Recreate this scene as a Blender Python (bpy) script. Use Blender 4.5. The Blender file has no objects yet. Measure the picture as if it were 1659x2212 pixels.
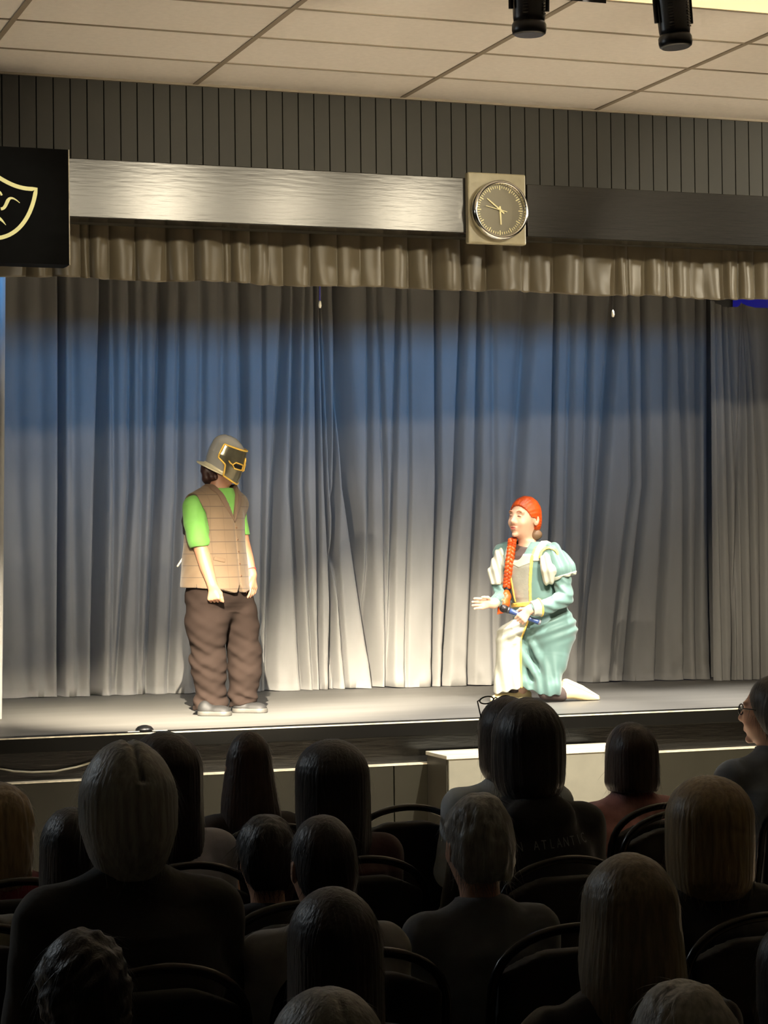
import bpy, bmesh, math, random
import numpy as np
from mathutils import Matrix, Vector
PI = math.pi
SC = bpy.context.scene
COL = SC.collection

# ------------------------------------------------------------------ camera
FPX, YAW, PITCH, ROLL = 4700.0, .3500, .0150, -.0115
CAMZ = 1.85
CP = np.array([0, 0, CAMZ])
_c, _s = math.cos(YAW), math.sin(YAW)
FW = np.array([_s*math.cos(PITCH), _c*math.cos(PITCH), math.sin(PITCH)])
_rt = np.array([_c, -_s, 0.]); _up = np.cross(_rt, FW)
RT = _rt*math.cos(ROLL)+_up*math.sin(ROLL)
UP = _up*math.cos(ROLL)-_rt*math.sin(ROLL)
cd = bpy.data.cameras.new('camera'); cam = bpy.data.objects.new('camera', cd); COL.objects.link(cam)
cd.sensor_fit = 'VERTICAL'; cd.sensor_height = 36; cd.sensor_width = 27; cd.lens = FPX/2212*36
cd.clip_start = .05; cd.clip_end = 100
M4 = Matrix.Identity(4)
for i in range(3):
    M4[i][0] = RT[i]; M4[i][1] = UP[i]; M4[i][2] = -FW[i]; M4[i][3] = CP[i]
cam.matrix_world = M4
SC.camera = cam

def ray(px, py): return FW+RT*((px-829.5)/FPX)+UP*((1106-py)/FPX)
def atY(px, py, Y): r = ray(px, py); return CP+r*(Y/r[1])
def atZ(px, py, Z): r = ray(px, py); return CP+r*((Z-CAMZ)/r[2])
def atD(px, py, d): return CP+ray(px, py)*d

# ------------------------------------------------------------------ exposure, world, lights
SC.view_settings.view_transform = 'Standard'; SC.view_settings.look = 'None'
SC.view_settings.gamma = 1; SC.view_settings.use_curve_mapping = False
SC.view_settings.exposure = 0.0
w = bpy.data.worlds.new('world'); SC.world = w; w.use_nodes = True
w.node_tree.nodes['Background'].inputs[0].default_value = (.5, .45, .4, 1)
w.node_tree.nodes['Background'].inputs[1].default_value = .002

WARM = (1.0, .88, .69)
def aim(o, tgt):
    d = Vector(tgt)-o.location
    o.rotation_euler = d.to_track_quat('-Z', 'Y').to_euler()
def spot(name, loc, tgt, power, ang, blend, col=WARM, r=.03):
    l = bpy.data.lights.new(name, 'SPOT'); l.energy = power; l.color = col; l.spot_size = math.radians(ang)
    l.spot_blend = blend; l.shadow_soft_size = r
    o = bpy.data.objects.new(name, l); COL.objects.link(o); o.location = loc; aim(o, tgt); return o
def point(name, loc, power, col=WARM, r=.05):
    l = bpy.data.lights.new(name, 'POINT'); l.energy = power; l.color = col; l.shadow_soft_size = r
    o = bpy.data.objects.new(name, l); COL.objects.link(o); o.location = loc; return o
def area(name, loc, tgt, sx, sy, power, col, spread=180):
    l = bpy.data.lights.new(name, 'AREA'); l.shape = 'RECTANGLE'; l.size = sx; l.size_y = sy; l.energy = power; l.color = col
    l.spread = math.radians(spread)
    o = bpy.data.objects.new(name, l); COL.objects.link(o); o.location = loc; aim(o, tgt); return o
# front-of-house lanterns on the bar over the audience (out of the picture above)
spot('stage_spot', (2.10, 7.9, 4.12), (3.85, 14.2, .95), 25000, 35, .75, WARM, .012)    # left lantern on the helmeted actor
spot('stage_spot', (-.50, 7.9, 4.12), (3.30, 12.4, 1.50), 1100, 28, .4, WARM, .02)       # far left lantern, side light
spot('stage_spot', (3.70, 7.9, 4.12), (6.05, 13.2, 1.10), 900, 52, .6, WARM, .006)    # middle lantern, cut off above by an added barn door
spot('stage_spot', (5.55, 7.9, 4.10), (5.70, 12.4, 1.45), 1700, 20, .6)                  # right lantern on the kneeling actor
for tx in (4.9, 6.2, 7.5):
    spot('stage_floor_fill', (tx, 11.95, 4.2), (tx, 12.2, .85), 800, 45, .7, (1, .95, .86), .05)   # added overhead fill for the stage floor, unseen behind the valance
LAMPS = [(2.10, 7.9, 4.12), (-.50, 7.9, 4.12), (3.70, 7.9, 4.12), (5.55, 7.9, 4.12)]
# added wide wash on the hall floor, bounced up to brighten the ceiling tiles
spot('front_bounce_fill', (5.2, 8.6, 4.3), (5.2, 10.0, 0), 2200, 90, .6, (1, .94, .86))
# added fill spots without fixtures, brightening fascia, beam and valance
for fx, fp in ((2.9, 45), (3.70, 125), (4.6, 75), (5.52, 115)):
    spot('fascia_fill', (fx, 8.25, 4.20), (fx*.85+.3, 11.5, 3.60), fp, 50, .9, (1, .87, .63), .08)
spot('fascia_fill', (9.6, 9.3, 4.2), (6.3, 11.6, 3.65), 420, 50, .9, (1, .90, .70), .08)
spot('fascia_fill', (6.3, 8.25, 4.20), (6.7, 11.75, 3.40), 220, 44, .9, (1, .88, .66), .08)
spot('sign_fill', (2.05, 8.25, 4.20), (1.95, 11.25, 3.60), 150, 18, .8, (1, .95, .75), .05)  # added fill without a fixture, brightens the yellow mask
# added dim cool fill, unseen at left, rims the audience heads
area('audience_rim_fill', (-2.4, 10.9, 3.8), (1.8, 5.0, 1.0), .5, .5, 32, (.86, .95, 1.0))
# blue wash batten hidden above, behind the valance
area('blue_batten', (4.5, 12.05, 3.62), (4.5, 14.3, 2.95), 5.0, .16, 21, (.10, .42, 1.0), 85)
spot('blue_backstage', (8.6, 14.3, 3.0), (8.9, 15.3, 3.4), 40, 90, .5, (.05, .05, 1.0))

# ------------------------------------------------------------------ generic helpers
def lin(c):
    out = []
    for v in c:
        v = v/255.
        out.append(v/12.92 if v <= .04045 else ((v+.055)/1.055)**2.4)
    return tuple(out)+(1,)
def mat(name, col, rough=.6, metal=0., spec=.5, noise=None, bump=None, sheen=0., emit=None, coat=0., aniso=None):
    """col sRGB 0-255; noise=((sx,sy,sz), amount); bump=((sx,sy,sz), strength, distance)"""
    m = bpy.data.materials.new(name); m.use_nodes = True
    nt = m.node_tree; b = nt.nodes['Principled BSDF']
    c = lin(col)
    b.inputs['Base Color'].default_value = c
    b.inputs['Roughness'].default_value = rough; b.inputs['Metallic'].default_value = metal
    b.inputs['Specular IOR Level'].default_value = spec
    b.inputs['Sheen Weight'].default_value = sheen
    b.inputs['Coat Weight'].default_value = coat
    if emit:
        b.inputs['Emission Color'].default_value = lin(emit[0]); b.inputs['Emission Strength'].default_value = emit[1]
    tc = nt.nodes.new('ShaderNodeTexCoord')
    def nz(sc, det=4):
        mp = nt.nodes.new('ShaderNodeMapping'); mp.inputs['Scale'].default_value = sc
        nt.links.new(tc.outputs['Object'], mp.inputs['Vector'])
        n = nt.nodes.new('ShaderNodeTexNoise'); n.inputs['Scale'].default_value = 1; n.inputs['Detail'].default_value = det
        nt.links.new(mp.outputs[0], n.inputs['Vector']); return n.outputs['Fac']
    if noise:
        r = nt.nodes.new('ShaderNodeMapRange'); r.inputs['From Min'].default_value = .3; r.inputs['From Max'].default_value = .7
        r.inputs['To Min'].default_value = 1-noise[1]; r.inputs['To Max'].default_value = 1+noise[1]
        nt.links.new(nz(noise[0]), r.inputs['Value'])
        mx = nt.nodes.new('ShaderNodeVectorMath'); mx.operation = 'SCALE'; mx.inputs[0].default_value = c[:3]
        nt.links.new(r.outputs[0], mx.inputs['Scale']); nt.links.new(mx.outputs[0], b.inputs['Base Color'])
    if bump:
        bp = nt.nodes.new('ShaderNodeBump'); bp.inputs['Strength'].default_value = bump[1]; bp.inputs['Distance'].default_value = bump[2]
        nt.links.new(nz(bump[0]), bp.inputs['Height']); nt.links.new(bp.outputs[0], b.inputs['Normal'])
    return m
def mesh_np(name, V, F, m, parent=None, smooth=True):
    """V (n,3); F (k,4) or (k,3) array, or list of polygons"""
    me = bpy.data.meshes.new(name)
    if isinstance(F, np.ndarray):
        k, q = F.shape
        me.vertices.add(len(V)); me.vertices.foreach_set('co', np.asarray(V, np.float32).ravel())
        me.loops.add(k*q); me.loops.foreach_set('vertex_index', F.astype(np.int32).ravel())
        me.polygons.add(k); me.polygons.foreach_set('loop_start', np.arange(0, k*q, q, dtype=np.int32))
        me.update(calc_edges=True); me.validate()
    else:
        me.from_pydata([tuple(map(float, v)) for v in V], [], F); me.update()
    if smooth: me.polygons.foreach_set('use_smooth', [True]*len(me.polygons))
    for x in (m if isinstance(m, (list, tuple)) else [m]): me.materials.append(x)
    o = bpy.data.objects.new(name, me); COL.objects.link(o)
    if parent: o.parent = parent
    return o
def tag(o, label=None, cat=None, group=None, kind=None):
    if label: o['label'] = label
    if cat: o['category'] = cat
    if group: o['group'] = group
    if kind: o['kind'] = kind
    return o
def empty(name, loc=(0, 0, 0), rz=0., label=None, cat=None, group=None):
    o = bpy.data.objects.new(name, None); COL.objects.link(o); o.location = [float(v) for v in loc]; o.rotation_euler = (0, 0, rz)
    o.empty_display_size = .1
    return tag(o, label, cat, group)
class MB:
    def __init__(s): s.v = []; s.f = []
    def add(s, V, F):
        n = len(s.v); s.v += [tuple(map(float, p)) for p in V]; s.f += [tuple(i+n for i in q) for q in F]; return s
    def box(s, x0, x1, y0, y1, z0, z1):
        V = [(x, y, z) for z in (z0, z1) for y in (y0, y1) for x in (x0, x1)]
        return s.add(V, [(0, 2, 3, 1), (4, 5, 7, 6), (0, 1, 5, 4), (2, 6, 7, 3), (0, 4, 6, 2), (1, 3, 7, 5)])
    def tube(s, pts, r, n=10, closed=False):
        pts = [np.array(p, float) for p in pts]; k = len(pts)
        rr = r if hasattr(r, '__len__') else [r]*k
        T = []
        for i in range(k):
            a = pts[(i-1) % k] if (closed or i > 0) else pts[i]; b = pts[(i+1) % k] if (closed or i < k-1) else pts[i]
            t = b-a; T.append(t/max(1e-9, np.linalg.norm(t)))
        u = np.cross(T[0], (0, 0, 1.)); 
        if np.linalg.norm(u) < 1e-3: u = np.cross(T[0], (1., 0, 0))
        u /= np.linalg.norm(u); V = []
        for i in range(k):
            u = u-T[i]*np.dot(u, T[i]); u /= np.linalg.norm(u); w_ = np.cross(T[i], u)
            for j in range(n):
                a = 2*PI*j/n; V.append(pts[i]+rr[i]*(u*math.cos(a)+w_*math.sin(a)))
        F = []
        for i in range(k if closed else k-1):
            i2 = (i+1) % k
            for j in range(n):
                j2 = (j+1) % n; F.append((i*n+j, i*n+j2, i2*n+j2, i2*n+j))
        if not closed: F += [tuple(range(n-1, -1, -1)), tuple((k-1)*n+j for j in range(n))]
        return s.add(V, F)
    def lathe(s, prof, n=32, c=(0, 0, 0), R=None):
        """prof [(r,z)]; axis z, R 3x3 turns it, c moves it"""
        V = []
        for r, z in prof:
            for j in range(n):
                a = 2*PI*j/n; V.append((r*math.cos(a), r*math.sin(a), z))
        V = np.array(V)
        if R is not None: V = V@np.asarray(R).T
        V = V+np.array(c)
        F = []
        for i in range(len(prof)-1):
            for j in range(n):
                j2 = (j+1) % n; F.append((i*n+j, i*n+j2, (i+1)*n+j2, (i+1)*n+j))
        F += [tuple(range(n-1, -1, -1)), tuple((len(prof)-1)*n+j for j in range(n))]
        return s.add(V, F)
    def build(s, name, m, parent=None, smooth=False, bevel=0):
        o = mesh_np(name, s.v, s.f, m, parent, smooth)
        if bevel:
            b = o.modifiers.new('bevel', 'BEVEL'); b.width = bevel; b.segments = 2; b.limit_method = 'ANGLE'
        if smooth: 
            o.data.shade_smooth() if hasattr(o.data, 'shade_smooth') else None
        return o
def grid_mesh(name, P, m, parent=None, thick=0.):
    """P array (rows, cols, 3)"""
    r, c, _ = P.shape
    idx = np.arange(r*c).reshape(r, c)
    F = np.stack([idx[:-1, :-1], idx[:-1, 1:], idx[1:, 1:], idx[1:, :-1]], -1).reshape(-1, 4)
    o = mesh_np(name, P.reshape(-1, 3), F, m, parent)
    if thick:
        sd = o.modifiers.new('thickness', 'SOLIDIFY'); sd.thickness = thick; sd.offset = 0
    return o

# ------------------------------------------------------------------ implicit-surface modelling (fields are functions of points (n,3))
def nets(V, lo, h):
    S = V < 0
    nx, ny, nz = V.shape
    cnt = np.zeros((nx-1, ny-1, nz-1), np.int8)
    offs = [(i, j, k) for i in (0, 1) for j in (0, 1) for k in (0, 1)]
    for i, j, k in offs: cnt += S[i:nx-1+i, j:ny-1+j, k:nz-1+k]
    mask = (cnt > 0) & (cnt < 8)
    ci = np.argwhere(mask)
    idx = -np.ones(mask.shape, np.int64); idx[mask] = np.arange(len(ci))
    cv = {o: V[ci[:, 0]+o[0], ci[:, 1]+o[1], ci[:, 2]+o[2]] for o in offs}
    acc = np.zeros((len(ci), 3)); n = np.zeros(len(ci))
    for a in range(3):
        for o in offs:
            if o[a]: continue
            o2 = list(o); o2[a] = 1; o2 = tuple(o2)
            v0, v1 = cv[o], cv[o2]
            x = (v0 < 0) != (v1 < 0)
            t = np.where(x, v0/np.where(x, v0-v1, 1), 0)
            p = np.tile(np.array(o, float), (len(ci), 1)); p[:, a] = t
            acc += p*x[:, None]; n += x
    P = lo+h*(ci+acc/n[:, None])
    quads = []
    for a in range(3):
        b, c = (a+1) % 3, (a+2) % 3
        sl0 = [slice(1, None)]*3; sl1 = [slice(1, None)]*3
        sl0[a] = slice(0, -1); sl1[a] = slice(1, None)
        s0, s1 = S[tuple(sl0)], S[tuple(sl1)]
        e = np.argwhere(s0 != s1)
        if not len(e): continue
        ins = s0[e[:, 0], e[:, 1], e[:, 2]]
        off = np.ones(3, int); off[a] = 0
        e = e+off
        ok = np.all(e < np.array(mask.shape), axis=1); e = e[ok]; ins = ins[ok]
        eb = np.zeros(3, int); eb[b] = 1; ec = np.zeros(3, int); ec[c] = 1
        q = np.stack([idx[tuple(x.T)] for x in (e, e-eb, e-eb-ec, e-ec)], -1)
        q[~ins] = q[~ins][:, ::-1]
        quads.append(q[np.all(q >= 0, axis=1)])
    return P, np.concatenate(quads)
def field(f, lo, hi, h, ext=.012):
    lo = np.array(lo, float); hi = np.array(hi, float)
    nb = np.ceil((hi-lo)/(4*h)).astype(int)+1
    g = np.stack(np.meshgrid(*[np.arange(k) for k in nb], indexing='ij'), -1).reshape(-1, 3)
    d = f((lo+(g*4+1.5)*h).astype(np.float32))
    V = np.repeat(np.repeat(np.repeat(d.reshape(nb), 4, 0), 4, 1), 4, 2).astype(np.float32)
    k = np.abs(d) < 4*h*1.5+ext
    gk = g[k]
    o = np.stack(np.meshgrid(*[np.arange(4)]*3, indexing='ij'), -1).reshape(-1, 3)
    for s in range(0, len(gk), 6000):
        q = gk[s:s+6000, None, :]*4+o[None]
        v = f((lo+q.reshape(-1, 3)*h).astype(np.float32))
        q = q.reshape(-1, 3); V[q[:, 0], q[:, 1], q[:, 2]] = v
    return nets(V, lo, h)
def sdf(name, f, lo, hi, h, m, parent=None, ext=.012, xf=None):
    V, F = field(f, lo, hi, h, ext)
    if xf is not None: V = xf(V)
    return mesh_np(name, V, F, m, parent)
def cap(a, b, ra, rb=None):
    a = np.array(a, np.float32); b = np.array(b, np.float32); rb = ra if rb is None else rb
    ab = b-a; L = max(1e-9, float(ab@ab))
    def f(P):
        t = np.clip((P-a)@ab/L, 0, 1)
        return np.linalg.norm(P-a-t[:, None]*ab, axis=1)-(ra+t*(rb-ra))
    return f
def un(*fs):
    def f(P):
        d = fs[0](P)
        for g in fs[1:]: d = np.minimum(d, g(P))
        return d
    return f
def su(k, *fs):
    def f(P):
        d = fs[0](P)
        for g in fs[1:]:
            e = g(P); hh = np.clip(.5+.5*(e-d)/k, 0, 1); d = e+(d-e)*hh-k*hh*(1-hh)
        return d
    return f
def inter(*fs):
    def f(P):
        d = fs[0](P)
        for g in fs[1:]: d = np.maximum(d, g(P))
        return d
    return f
def sub(f, g): return lambda P: np.maximum(f(P), -g(P))
def off(f, r): return lambda P: f(P)-r
def chain(pts, k=0.):
    """pts [(x,y,z,r)]"""
    fs = [cap(p[:3], q[:3], p[3], q[3]) for p, q in zip(pts[:-1], pts[1:])]
    return un(*fs) if k <= 0 else su(k, *fs)
def ell(c, r, R=None):
    c = np.array(c, np.float32); r = np.array(r, np.float32)
    def f(P):
        q = P-c
        if R is not None: q = q@np.asarray(R, np.float32)
        k0 = np.linalg.norm(q/r, axis=1); k1 = np.linalg.norm(q/r/r, axis=1)
        return k0*(k0-1)/np.maximum(k1, 1e-6)
    return f
def rbox(c, hf, rd, R=None):
    c = np.array(c, np.float32); hf = np.array(hf, np.float32)-rd
    def f(P):
        q = P-c
        if R is not None: q = q@np.asarray(R, np.float32)
        q = np.abs(q)-hf
        return np.linalg.norm(np.maximum(q, 0), axis=1)+np.minimum(q.max(1), 0)-rd
    return f
def loft(rows, ang=0., n=2.3):
    """rows [(z,cx,cy,rx,ry)] rising; ang turns the section about z"""
    A = np.array(sorted(rows), float); ca, sa = math.cos(ang), math.sin(ang)
    def f(P):
        z = P[:, 2]; cx, cy, rx, ry = (np.interp(z, A[:, 0], A[:, i]).astype(np.float32) for i in (1, 2, 3, 4))
        dx, dy = P[:, 0]-cx, P[:, 1]-cy
        bx, by = np.abs(dx*ca+dy*sa)/rx, np.abs(-dx*sa+dy*ca)/ry
        q = (bx**n+by**n+1e-9)**(1/n)
        d = (q-1)*np.minimum(rx, ry)
        return np.maximum(d, np.maximum(A[0, 0]-z, z-A[-1, 0]))
    return f
def wob(scale, seed, n=6):
    r = np.random.RandomState(seed); K = (r.normal(size=(n, 3))*np.array(scale)).astype(np.float32); ph = r.uniform(0, 6.28, n).astype(np.float32)
    return lambda P: np.sin(P@K.T+ph).mean(1)
def disp(f, *terms):
    """terms (amplitude, noise)"""
    def g(P):
        d = f(P)
        for a, nzf in terms: d = d+a*nzf(P)
        return d
    return g
def rotz(a): return np.array([[math.cos(a), -math.sin(a), 0], [math.sin(a), math.cos(a), 0], [0, 0, 1.]])
def rotx(a): return np.array([[1, 0, 0], [0, math.cos(a), -math.sin(a)], [0, math.sin(a), math.cos(a)]])
def roty(a): return np.array([[math.cos(a), 0, math.sin(a)], [0, 1, 0], [-math.sin(a), 0, math.cos(a)]])
def xform(f, c, R, s=1.):
    """field f given in a local frame, placed at c, turned by R, scaled s"""
    c = np.array(c, np.float32); R = np.asarray(R, np.float32)
    return lambda P: f(((P-c)@R)/s)*s
def surf_y(f, x, z, y0=-.7, y1=.4, n=400):
    y = np.linspace(y0, y1, n); P = np.stack([np.full(n, x), y, np.full(n, z)], -1).astype(np.float32)
    d = f(P); k = np.argmax(d < 0)
    return y[k] if d[k] < 0 else None
def unit(v): v = np.array(v, float); return v/np.linalg.norm(v)
def hand(W, D, N, curl, S, sc=1., thumb=(.55, .8, -.25), spread=.12):
    """W wrist, D towards the fingers, N back of the hand, S thumb side, curl = bends (deg) per finger (index first)"""
    W = np.array(W, float); D = unit(D); S = unit(np.array(S)-D*np.dot(S, D)); N = unit(np.array(N)-D*np.dot(N, D)-S*np.dot(N, S))
    fs = []
    palm = [cap(W, W+D*.075*sc+S*o*sc, .017*sc, .0125*sc) for o in (.029, .010, -.010, -.028)]
    pal = su(.012*sc, *palm)
    for i, (o, L) in enumerate(((.030, .072), (.010, .080), (-.010, .075), (-.029, .060))):
        p = W+D*.082*sc+S*o*sc; a = 0; sp = spread*(1.5-i)*.5
        r = .0092*sc
        for seg, fr in enumerate((.46, .30, .24)):
            a += math.radians(curl[i][seg])
            d = unit(D*math.cos(a)-N*math.sin(a)+S*sp*math.cos(a))
            q = p+d*L*fr*sc; fs.append(cap(p, q, r, r*.92)); p = q; r *= .92
    t0 = W+D*.022*sc+S*.026*sc
    td = unit(D*thumb[0]+S*thumb[1]+N*thumb[2]); t1 = t0+td*.038*sc
    td2 = unit(D*(thumb[0]+.45)+S*(thumb[1]-.35)+N*thumb[2]); t2 = t1+td2*.03*sc; t3 = t2+unit(td2-N*.25)*.024*sc
    th = su(.006*sc, cap(t0, t1, .013*sc, .0105*sc), cap(t1, t2, .0105*sc, .0092*sc), cap(t2, t3, .0092*sc, .0078*sc))
    return su(.006*sc, pal, un(*fs), th)
def head_f():
    """head facing -y, centre of the skull at the origin, about 0.235 tall"""
    sk = ell((0, .012, .03), (.076, .096, .098))
    jaw = ell((0, -.026, -.05), (.058, .068, .068))
    f = su(.035, sk, jaw, ell((0, -.045, -.005), (.062, .05, .06)))
    f = su(.014, f, ell((0, -.082, -.098), (.020, .016, .015)))
    f = su(.020, f, ell((-.036, -.070, -.030), (.022, .018, .020)), ell((.036, -.070, -.030), (.022, .018, .020)))
    f = su(.012, f, cap((0, -.092, .018), (0, -.112, -.022), .008, .0125), cap((-.011, -.098, -.028), (.011, -.098, -.028), .009))
    f = su(.012, f, cap((-.045, -.082, .034), (.045, -.082, .034), .010))
    for sx in (-1, 1):
        f = sub(f, ell((sx*.031, -.104, .012), (.017, .014, .010)))
        f = su(.004, f, ell((sx*.031, -.084, .011), (.0135, .012, .0105)))
        ear = sub(ell((sx*.079, .014, -.004), (.010, .021, .032), rotz(sx*-.35)), ell((sx*.090, .008, -.002), (.007, .011, .018)))
        f = su(.005, f, ear)
    f = su(.006, f, ell((0, -.092, -.056), (.023, .013, .006)), ell((0, -.090, -.066), (.020, .013, .007)))
    return f
HEAD = head_f()
# ------------------------------------------------------------------ structure: hall and stage
M_tile = mat('ceiling_tile', (236, 229, 220), .9, noise=((30, 30, 30), .03), bump=((90, 90, 90), .15, .003))
M_tbar = mat('ceiling_bar', (150, 138, 120), .55)
M_panel = mat('painted_boarding', (43, 41, 32), .55, noise=((3, 3, 1.2), .12), bump=((40, 40, 3), .1, .002))
M_gloss = mat('black_gloss_paint', (25, 24, 21), .25, spec=.8, noise=((2, 2, 8), .15), bump=((7, 40, 60), .17, .004))
M_wallblk = mat('dark_wall', (40, 38, 36), .8)
M_hallfloor = mat('hall_floor', (205, 190, 165), .45, noise=((2, 12, 2), .06))
M_stage = mat('stage_floor_paint', (90, 88, 84), .5, noise=((1.2, 7, 1), .12), bump=((20, 60, 20), .12, .003))
M_front = mat('stage_front_paint', (13, 12, 9), .5, spec=.12, noise=((3, 3, 3), .2), bump=((30, 30, 30), .1, .002))
M_lower = mat('stage_panel_paint', (37, 35, 26), .42, spec=.3, noise=((4, 4, 2), .12), bump=((30, 30, 10), .1, .002))
M_edge = mat('pale_edge', (205, 195, 170), .4, noise=((30, 30, 30), .25))  # pale colour for the stage edges and the sign's right edge

def struct(o): return tag(o, kind='structure')
ZC = 4.403
YW = 11.60
struct(MB().box(-3, 11, -3, 16.2, ZC, ZC+.1).build('ceiling', M_tile))
struct(MB().box(-3, 11, -3, 16.2, -.1, 0).build('floor', M_hallfloor))
struct(MB().box(-3.1, -3, -3, 16.2, 0, ZC).build('wall_left', M_wallblk))
struct(MB().box(11, 11.1, -3, 16.2, 0, ZC).build('wall_right', M_wallblk))
struct(MB().box(-3, 11, -3.1, -3, 0, ZC).build('wall_rear', M_wallblk))
struct(MB().box(-3, 11, 16.2, 16.3, 0, ZC).build('wall_stage_rear', mat('stage_rear_wall', (190, 190, 195), .8)))
# ceiling suspension bars
b = MB()
for k in range(-4, 7):
    x = 3.15+1.22*k; b.box(x-.014, x+.014, -3, YW, ZC-.006, ZC+.01)
for k in range(0, 22):
    y = 11.03-.61*k; b.box(-3, 11, y-.008, y+.008, ZC-.005, ZC+.01)
b.box(-3, 11, YW-.02, YW, ZC-.012, ZC+.01)
struct(b.build('trim_1', M_tbar))
# fascia over the proscenium: vertical tongue-and-groove boards
pf = []
x = -3.0; pitch = .0925
while x < 11: pf += [(x, 0), (x+pitch-.007, 0), (x+pitch-.0035, .010)]; x += pitch
V = []; F = []
for px_, dy in pf: V += [(px_, YW+dy, 3.62), (px_, YW+dy, ZC)]
n = len(pf)
for i in range(n-1): F.append((2*i, 2*i+2, 2*i+3, 2*i+1))
mbf = MB().add(V, F); mbf.box(-3, 11, YW+.02, YW+.12, 3.62, ZC)
struct(mbf.build('wall_front', M_panel))
struct(MB().box(-3, 1.35, YW-.02, YW+.1, .85, 3.4).build('wall_front_left', M_wallblk))
struct(MB().box(8.6, 11, YW-.02, YW+.1, .85, 3.4).build('wall_front_right', M_wallblk))
# glossy beams across the fascia
struct(MB().box(1.2, 4.703, 11.43, 11.60, 3.616, 3.930).build('trim_2', M_gloss, bevel=.004))
struct(MB().box(5.075, 8.8, 11.44, 11.60, 3.612, 3.914).build('trim_3', M_gloss, bevel=.004))
# stage platform
st = MB(); st.box(-3, 11, 11.60, 16.2, .70, .85)
struct(st.build('stage_floor', M_stage))
struct(MB().box(-3, 11, 11.46, 11.605, .770, .851).build('trim_4', M_front, bevel=.006))
struct(MB().box(-3, 11, 11.56, 11.62, .60, .775).build('trim_5', M_gloss))
struct(MB().box(-3, 11, 11.459, 11.475, .846, .8525).build('trim_6', M_edge))
lo = MB()
xs = [-3, -1.8, -.6, .6, 1.72, 2.665, 3.33, 4.24, 5.6, 6.8, 8.0, 9.2, 11]
for a, c in zip(xs[:-1], xs[1:]): lo.box(a+.003, c-.003, 11.50, 11.56, 0, .607)
struct(lo.build('wall_stage_front', M_lower, bevel=.003))
struct(MB().box(-3, 11, 11.497, 11.56, .606, .613).build('trim_7', M_edge))

# step box in front of the stage
stp = empty('step_box', (4.99, 11.34, 0), 0, 'grey painted wooden step box standing against the stage front', 'step')
M_step = mat('step_paint', (126, 123, 108), .38, noise=((6, 6, 6), .10), bump=((25, 25, 25), .1, .002))
M_stepshade = mat('step_side_shade', (60, 57, 48), .4, noise=((6, 6, 6), .2))  # box sides painted darker than the front, shade put into the colour
def child(o, p): o.parent = p; return o
MB().box(-.545, .555, -.158, -.140, 0, .660).build('front_board', M_step, stp, bevel=.003)
MB().box(-.552, -.534, -.140, .155, 0, .660).build('side_board', M_stepshade, stp, bevel=.002)
MB().box(.534, .552, -.140, .155, 0, .660).build('side_board', M_stepshade, stp, bevel=.002)
MB().box(-.560, .560, -.165, .158, .660, .681).build('tread', mat('step_tread_lit', (205, 200, 182), .3, noise=((8, 8, 8), .08)), stp, bevel=.003)  # tread painted paler, the light on top put into its colour

# ------------------------------------------------------------------ curtains
def cloth(name, col, rough=.75, sheen=.25, lint=False, bumpsc=(60, 60, 14)):
    m = mat(name, col, rough, noise=((5, 5, 1.2), .10), bump=(bumpsc, .12, .004), sheen=sheen, spec=.3)
    return m
M_curt = cloth('stage_curtain_cloth', (138, 136, 132))
M_val = mat('valance_satin', (104, 95, 76), .42, sheen=.2, noise=((6, 6, 3), .12), bump=((20, 20, 8), .15, .004))
def px_at(xs, ys, t): return np.interp(t, ys, xs)
def creases_field(X, Z, folds, Yf):
    """X,Z arrays (rows,cols); folds in pixels at three heights of the picture, turned into metres on the plane Yf"""
    D = np.zeros_like(X)
    for (a, b_, c, wl, wr, dp) in folds:
        Pt = [atY(p, y, Yf) for p, y in ((a, 640), (b_, 1050), (c, 1480))]
        zz = [q[2] for q in Pt][::-1]; xx = [q[0] for q in Pt][::-1]
        xc = np.interp(Z, zz, xx); t = X-xc
        sl, sr = wl*.0029, wr*.0029
        D = np.maximum(D, 0)+dp*np.where(t < 0, np.exp(-(t/sl)**2), np.exp(-(t/sr)**2))
    return D
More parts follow.
